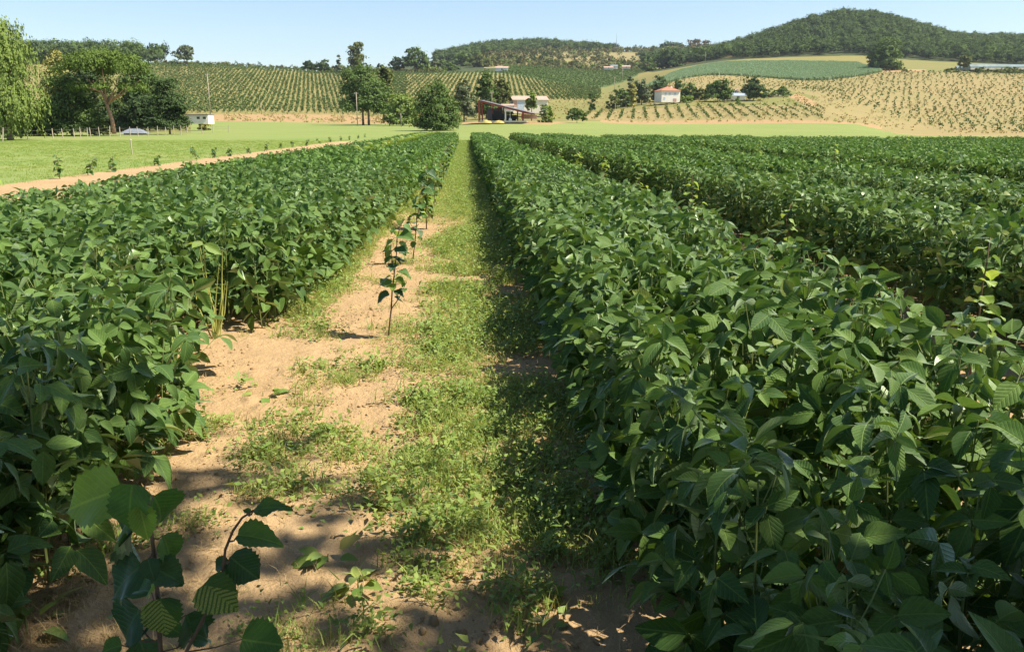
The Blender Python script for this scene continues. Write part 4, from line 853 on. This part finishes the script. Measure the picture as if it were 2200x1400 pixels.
# dense dark field and blue-green crop
cd_ = proto_coll('dense_protos', [bushlet(90+i, 2.6, 1.9, 40, .6, M['t_mid']) for i in range(4)])
x, d, w = area(1080, 1398, 626, 868, 2.9); k = d > DTOP_MID(x)+4; gn_scatter('dense_orchard', w[k], rots(int(k.sum())), rng.uniform(.8, 1.15, int(k.sum())), cd_, 'dense dark green orchard field above the middle orchard rows', 'orchard', 4)
def spike(seed):
    g = np.random.default_rng(seed); n_ = 46; p = g.uniform(-.9, .9, (n_, 2)); h = g.uniform(1.2, 1.8, n_); q = []
    for i in range(n_):
        a = g.uniform(0, 3.14); c, s = math.cos(a)*.16, math.sin(a)*.16; x, y = p[i]; q += [(x-c, y-s, 0), (x+c, y+s, 0), (x+c*.8-.45*s, y+s*.8+.9*c, h[i]), (x-c*.8-.45*s, y-s*.8+.9*c, h[i])]
    return mesh('crop', q, np.arange(4*n_).reshape(-1, 4), M['bluecrop'], None, {'tone': np.repeat(g.random(n_), 4)})
ck = proto_coll('tall_crop_protos', [spike(i) for i in range(4)])
x, d, w = area(1372, 1893, 466, 662, 1.75); k = (d > BL_LO(x)) & (d < BL_HI(x)); gn_scatter('tall_crop', w[k], rots(int(k.sum())), rng.uniform(.85, 1.1, int(k.sum())), ck, 'tall blue-green crop on the rounded slope above the farmhouse', 'crop field', 4)

# ------------------------------------------------------------------ buildings and small things
def frame(x, D, ybase=None, yaw=0):
    b = G(x, D) if ybase is None else P(x, ybase, D); return b, -YAW+yaw
def thing(name, x, D, label, cat, yaw=0, ybase=None, group=None):
    b, r_ = frame(x, D, ybase, yaw); o = empty(name, b, label, cat, group); o.rotation_euler = (0, 0, r_); return o
def rwin(par, x, z, w, h, y=-.0, mat='glass', fr='white', name='window'):
    f_ = MB(); t_ = .06; f_.box((x-w/2-t_, y-.05, z-t_), (x+w/2+t_, y-.01, z)).box((x-w/2-t_, y-.05, z+h), (x+w/2+t_, y-.01, z+h+t_)).box((x-w/2-t_, y-.05, z), (x-w/2, y-.01, z+h)).box((x+w/2, y-.05, z), (x+w/2+t_, y-.01, z+h))
    a = MB().box((x-w/2, y-.03, z), (x+w/2, y-.012, z+h)).build(name, M[mat], par); f_.build('window_frame', M[fr], a); return a
# open barn: mono-pitch roof falling to the right, red steel posts
D = 190; s = D/F; bn = thing('open_barn', 1030, D, 'open-sided barn with red steel posts and a roof sloping down to the right', 'barn', yaw=R(-8), ybase=263)
Wb, H0, H1, Dp_ = 100*s, 44*s, 20*s, 13.0
def roofz(x): return H0+(H1-H0)*x/Wb
for i, xx in enumerate([0, .33, 1.3, 2.6, 3.9, Wb*.55, Wb*.68, Wb*.78, Wb*.85, Wb*.92]):
    yy = 0 if i in (0, 9, 5) else [2, 11, 12, 11, 0, 10, 12, 5][i-1]; t_ = .14 if i else .2
    MB().box((xx-t_, yy-t_, 0), (xx+t_, yy+t_, roofz(xx)-.05)).build('post', M['redsteel'] if i != 5 else M['white'], bn)
v = [(-.5, -.6, roofz(-.5)), (Wb+.6, -.6, roofz(Wb+.6)), (Wb+.6, Dp_, roofz(Wb+.6)), (-.5, Dp_, roofz(-.5))]; v += [(a, b, c+.12) for a, b, c in v]
m_ = MB(); m_.add([Vector(q) for q in v], [(3,2,1,0),(4,5,6,7),(0,1,5,4),(1,2,6,5),(2,3,7,6),(3,0,4,7)]); m_.build('roof', M['sheet'], bn)
m_ = MB()
for yy in (-.45, 4, 8, 12.4): m_.tube([(-.4, yy, roofz(-.4)-.22), (Wb+.4, yy, roofz(Wb+.4)-.22)], .14, 4)
m_.build('beam', M['redsteel'], bn); m_ = MB().box((-.3, Dp_-.5, 0), (3.4, Dp_-.3, roofz(3)-.8)); m_.build('back_wall', M['sheet'], bn)
MB().box((0, -.5, 0), (Wb, -.1, .35)).build('base_wall', M['concrete'], bn)
tl = thing('farm_trailer', 1072, 194, 'black high-sided farm trailer parked under the open barn, the left one', 'trailer', yaw=R(-8), ybase=262)
def trailer(o, L, H, cab):
    MB().box((-L/2, -1, .6), (L/2, 1.2, H)).build('body', M['black'], o)
    if cab: MB().box((-L/2+.3, -.9, H), (L/2-.6, 1.0, H+.7)).build('tarp_load', M['black'], o)
    for xx in (-L*.3, L*.3):
        w_ = MB(); w_.tube([(xx, -1.2, .5), (xx, -.95, .5)], .5, 14); w_.build('wheel', M['rubber'], o)
    MB().tube([(L/2, 0, .7), (L/2+1, 0, .5)], .06, 5).build('drawbar', M['black'], o)
trailer(tl, 2.9, 1.8, True)
t2 = thing('farm_trailer', 1098, 194, 'low dark farm trailer right of the taller one in the open barn', 'trailer', yaw=R(-8), ybase=262); trailer(t2, 2.7, 1.5, False)
o = thing('white_tank', 1096, 189, 'small white tank on the ground before the open barn', 'tank', ybase=263.5); MB().tube([(0, 0, 0), (0, 0, .7), (0, 0, 1.0)], [.36, .36, .15], 12).build('tank', M['white'], o); MB().tube([(0, 0, 1), (0, 0, 2.6)], .05, 5).build('pipe', M['white'], o)
for i, (xx, lb) in enumerate([(1072, 'yellow hay pile in front of the farm trailers'), (1046, 'flattened hay pile at the left foot of the open barn')]):
    g = np.random.default_rng(i); o = thing('hay_pile', xx, 187, lb, 'hay pile', ybase=264.5); n_ = 10; m_ = MB(); v = [(0, 0, .6)]+[(math.cos(a)*1.2*g.uniform(.8, 1.2), math.sin(a)*.7, .0) for a in np.linspace(0, 6.28, n_, endpoint=False)]+[(math.cos(a)*.8*g.uniform(.8, 1.2), math.sin(a)*.45, .42*g.uniform(.8, 1.2)) for a in np.linspace(0, 6.28, n_, endpoint=False)]
    m_.add([Vector(q) for q in v], [(0, 11+k, 11+(k+1) % n_) for k in range(n_)]+[(1+k, 1+(k+1) % n_, 11+(k+1) % n_, 11+k) for k in range(n_)]); m_.build('hay', M['hay'], o)
o = thing('low_wall', 1120, 200, 'low reddish wall running right from the open barn', 'wall', yaw=R(-5), ybase=250)
for k in range(6): MB().box((k*.62, 0, -.6), (k*.62+.6, .2, .5-.04*k)).build('panel', M['pink'], o)
# gable houses
def house(o, w, dpt, h, rise, wall, roof, ridge='x', over=.35, hip=False):
    MB().box((0, 0, -.5), (w, dpt, h)).build('wall', M[wall], o); e = over; m_ = MB(); z = h
    if hip:
        a = [(-e, -e, z), (w+e, -e, z), (w+e, dpt+e, z), (-e, dpt+e, z)]; q = min(w, dpt)/2; a += [(q, dpt/2, z+rise), (w-q, dpt/2, z+rise)] if w > dpt else [(w/2, q, z+rise), (w/2, dpt-q+.01, z+rise)]
        f_ = [(0, 1, 5, 4), (1, 2, 5), (2, 3, 4, 5), (3, 0, 4), (3, 2, 1, 0)] if w > dpt else [(0, 1, 4), (1, 2, 5, 4), (2, 3, 5), (3, 0, 4, 5), (3, 2, 1, 0)]
        m_.add([Vector(p_) for p_ in a], f_)
    else:
        a = [(-e, -e, z-.05), (w+e, -e, z-.05), (w+e, dpt+e, z-.05), (-e, dpt+e, z-.05), (-e, dpt/2, z+rise), (w+e, dpt/2, z+rise)]; m_.add([Vector(p_) for p_ in a], [(0, 1, 5, 4), (1, 2, 5), (2, 3, 4, 5), (3, 0, 4), (3, 2, 1, 0)])
    return m_.build('roof', M[roof], o)
D = 262; s = D/F; o = thing('farm_building', 1103, D, 'long cream farm building with faded tile roof behind the open barn', 'building', yaw=R(9), ybase=240)
rf = house(o, 73*s, 9, 24*s, 1.3, 'cream', 'tile2'); MB().box((.0, -.03, 1.4), (76*s*.1, -.005, 24*s-.3)).build('brick_panel', M['pink'], o)
a = MB().box((1.3, -.06, .4), (3.4, -.01, 3.2)).build('door', M['shutter'], o); MB().box((3.2, -.10, 1.6), (3.3, -.062, 1.8)).build('handle', M['grey'], a)
o = thing('farm_annex', 1079, 258, 'low pale lean-to at the left end of the cream farm building', 'building', ybase=236); house(o, 22*s, 5, 1.3, .5, 'white', 'tile2')
D = 338; s = D/F; o = thing('farmhouse', 1421, D, 'white two-storey farmhouse with a hipped orange tile roof', 'house', yaw=R(12), ybase=217)
rf = house(o, 7.6, 7.6, 4.0, 1.75, 'white', 'tile', hip=True, over=.45); MB().box((5.4, 4, 4.3), (6.1, 4.6, 6.0)).build('chimney', M['cream'], rf)
for xx, zz, w_, h_ in ((1.7, 2.3, .8, .9), (3.4, 2.3, .8, .9), (5.7, 2.3, .8, .9), (1.2, .5, .8, .9)): rwin(o, xx, zz, w_, h_, 0, 'shutter')
a = MB().box((4.9, -.05, -.2), (6.4, -.01, .95)).build('door', M['pink'], o); MB().box((6.1, -.08, .35), (6.2, -.052, .45)).build('handle', M['grey'], a)
MB().box((7.6, .5, -.3), (8.1, 6, 3.7)).build('side_wing', M['cream'], o)
o = thing('white_annex', 1573, 352, 'tall narrow white house end showing between the trees', 'house', ybase=207); house(o, 2.6, 4, 2.3, .7, 'white', 'tile2'); rwin(o, 1.3, 1.1, .6, .8)
o = thing('blue_roofed_shed', 1570, 346, 'low shed with a blue-grey roof below the narrow white house', 'shed', ybase=211); house(o, 6.2, 4, 1.0, 1.1, 'cream', 'blue'); rwin(o, 3, .2, 1.2, .5, 0, 'glass', 'white')
D = 152; s = D/F; o = thing('white_shed', 404, D, 'small flat-roofed white shed right of the garden trees', 'shed', ybase=259)
MB().box((0, 0, -.6), (42*s, 3, 11*s)).build('wall', M['white'], o); MB().box((-.25, -.3, 11*s), (43*s, 3.2, 11*s+.14)).build('roof', M['sheet'], o)
for xx in (1.9, 3.0): rwin(o, xx, .25, .55, .4)
# small grey shelter roof and stake in the meadow
o = thing('low_shelter', 290, 118, 'low grey sheet-roofed shelter in the meadow before the garden fence', 'shelter', ybase=290); e_ = 1.75
m_ = MB(); m_.add([Vector(p_) for p_ in [(-e_, -1, .25), (e_, -1, .25), (e_, 1.2, .25), (-e_, 1.2, .25), (-.8, .1, .85), (.7, .1, .85)]], [(0, 1, 5, 4), (1, 2, 5), (2, 3, 4, 5), (3, 0, 4), (3, 2, 1, 0)]); m_.build('roof', M['grey'], o)
MB().box((-1.3, -.6, -.2), (1.3, .8, .245)).build('wall', M['stone'], o)
b = P(284, 332, D_at(284, 332, 20, 110)); o = empty('white_stake', b, 'thin white stake standing in the meadow below the grey shelter', 'stake'); MB().tube([(0, 0, -.1), (0, 0, .8)], .035, 6).build('shaft', M['post'], o); MB().tube([(0, 0, .8), (0, 0, .84)], .042, 6).build('cap', M['white'], o)
# utility poles and mast
def pole(x, y0, y1, D, label, r=.11, arm=True, mat='pole', name='utility_pole', group='utility poles'):
    b = P(x, y1, D); h = (y1-y0)*D/F; o = empty(name, b, label, 'pole', group); MB().tube([(0, 0, -.5), (0, 0, h)], [r, r*.7], 8).build('shaft', M[mat], o, True)
    if arm:
        MB().box((-.45, -.05, h-.35), (.45, .05, h-.25)).build('crossarm', M[mat], o)
        for q in (-.38, 0, .38): MB().tube([(q, 0, h-.25), (q, 0, h-.10)], .04, 5).build('insulator', M['white'], o)
pole(453, 165, 253, 175, 'tall thin utility pole right of the small white shed', .10)
pole(768, 203, 266, 205, 'utility pole in front of the walnut tree', .12)
pole(562, 222, 243, 300, 'short pole at the foot of the left orchard', .12, False); pole(737, 228, 258, 285, 'pole standing left of the walnut tree', .12, False); pole(862, 245, 270, 190, 'short post among the light green bush', .08, False, name='post')
pole(1320, 168, 198, 420, 'slim pole on the grassy bank left of the farmhouse trees', .12); pole(1337, 150, 176, 560, 'small distant pole above the grassy bank', .13, False)
pole(1515, 114, 138, 640, 'pole on the edge of the blue-green crop', .14); pole(1057, 200, 240, 225, 'pole behind the left half of the open barn', .09)
pole(1321, 225, 266, 262, 'thin pole standing in the small orchard', .06, False)
pole(1324, 76, 112, 1330, 'thin mast on the middle skyline at the end of the ridge wood', .35, False, 'grey', 'mast', None)
# far buildings
for i, (x, y, D, w_, h_, lb, mt, rf_) in enumerate([(1065, 152, 690, 10, 2.2, 'small white building roof on the skyline of the middle orchard', 'white', 'tile2'), (1298, 149, 845, 9, 1.6, 'pale long farm roof on the far scrub hillside', 'cream', 'tile2'), (1312, 147, 850, 7, 2.2, 'white gable beside the pale long farm roof', 'white', 'grey'), (1337, 147, 850, 8, 1.6, 'small pale barn right of the white gable on the far hillside', 'cream', 'tile2'), (2120, 121, 760, 7, 2, 'pale wall glimpsed in the wood at right above the greenhouse', 'white', 'tile2'), (2188, 124, 760, 9, 2.4, 'pale building glimpsed at the right edge above the greenhouse', 'cream', 'tile2')]):
    o = thing('far_building', x, D, lb, 'building', ybase=y); house(o, w_, 6, h_, 1.3, mt, rf_); rwin(o, w_*.5, .6, 1, 1)
# greenhouse
D = 575; s = D/F; o = thing('greenhouse', 2085, D, 'long low dark greenhouse with pale base along the right edge', 'greenhouse', ybase=150); n_ = 9; Lg = 55
for k in range(n_): MB().box((k*Lg/n_, -.06, 0), ((k+1)*Lg/n_-.08, 0, 1.3)).build('panel', M['cream'], o)
m_ = MB(); m_.box((0, .01, 0), (Lg, 22, 1.9)).build('wall', M['ghouse'], o)
for k in range(4): m_ = MB(); y0 = k*5.5; m_.add([Vector(q) for q in [(-.2, y0, 1.9), (Lg+.2, y0, 1.9), (Lg+.2, y0+5.4, 1.9), (-.2, y0+5.4, 1.9), (-.2, y0+2.7, 3.6), (Lg+.2, y0+2.7, 3.6)]], [(0, 1, 5, 4), (1, 2, 5), (2, 3, 4, 5), (3, 0, 4)]); m_.build('roof', M['ghouse'], o)
# stone heap
o = thing('stone_heap', 1668, 372, 'heap of pale stones under the dark bush right of the farm', 'stones', ybase=208); cm_ = mesh('stone', clod(3).vertices and np.array([v.co for v in clod(3).vertices]), [tuple(p.vertices) for p in clod(3).polygons], M['stone'])
for k in range(12): link('stone', cm_, o, (rng.uniform(-2, 2), rng.uniform(-.6, .6), rng.uniform(0, .6)), rng.uniform(0, 6, 3), rng.uniform(.35, .75))

# ------------------------------------------------------------------ the air
hm = bpy.data.materials.new('haze'); hm.use_nodes = True; nt = hm.node_tree; nt.nodes.clear(); out = nt.nodes.new('ShaderNodeOutputMaterial'); pv = nt.nodes.new('ShaderNodeVolumePrincipled')
pv.inputs['Color'].default_value = (.80, .88, 1, 1); pv.inputs['Density'].default_value = HAZE; pv.inputs['Anisotropy'].default_value = .2; nt.links.new(pv.outputs[0], out.inputs['Volume'])
hb = MB().box((-3150, -3150, -40), (3150, 3150, 190)).build('haze', hm); tag(hb, kind='stuff')
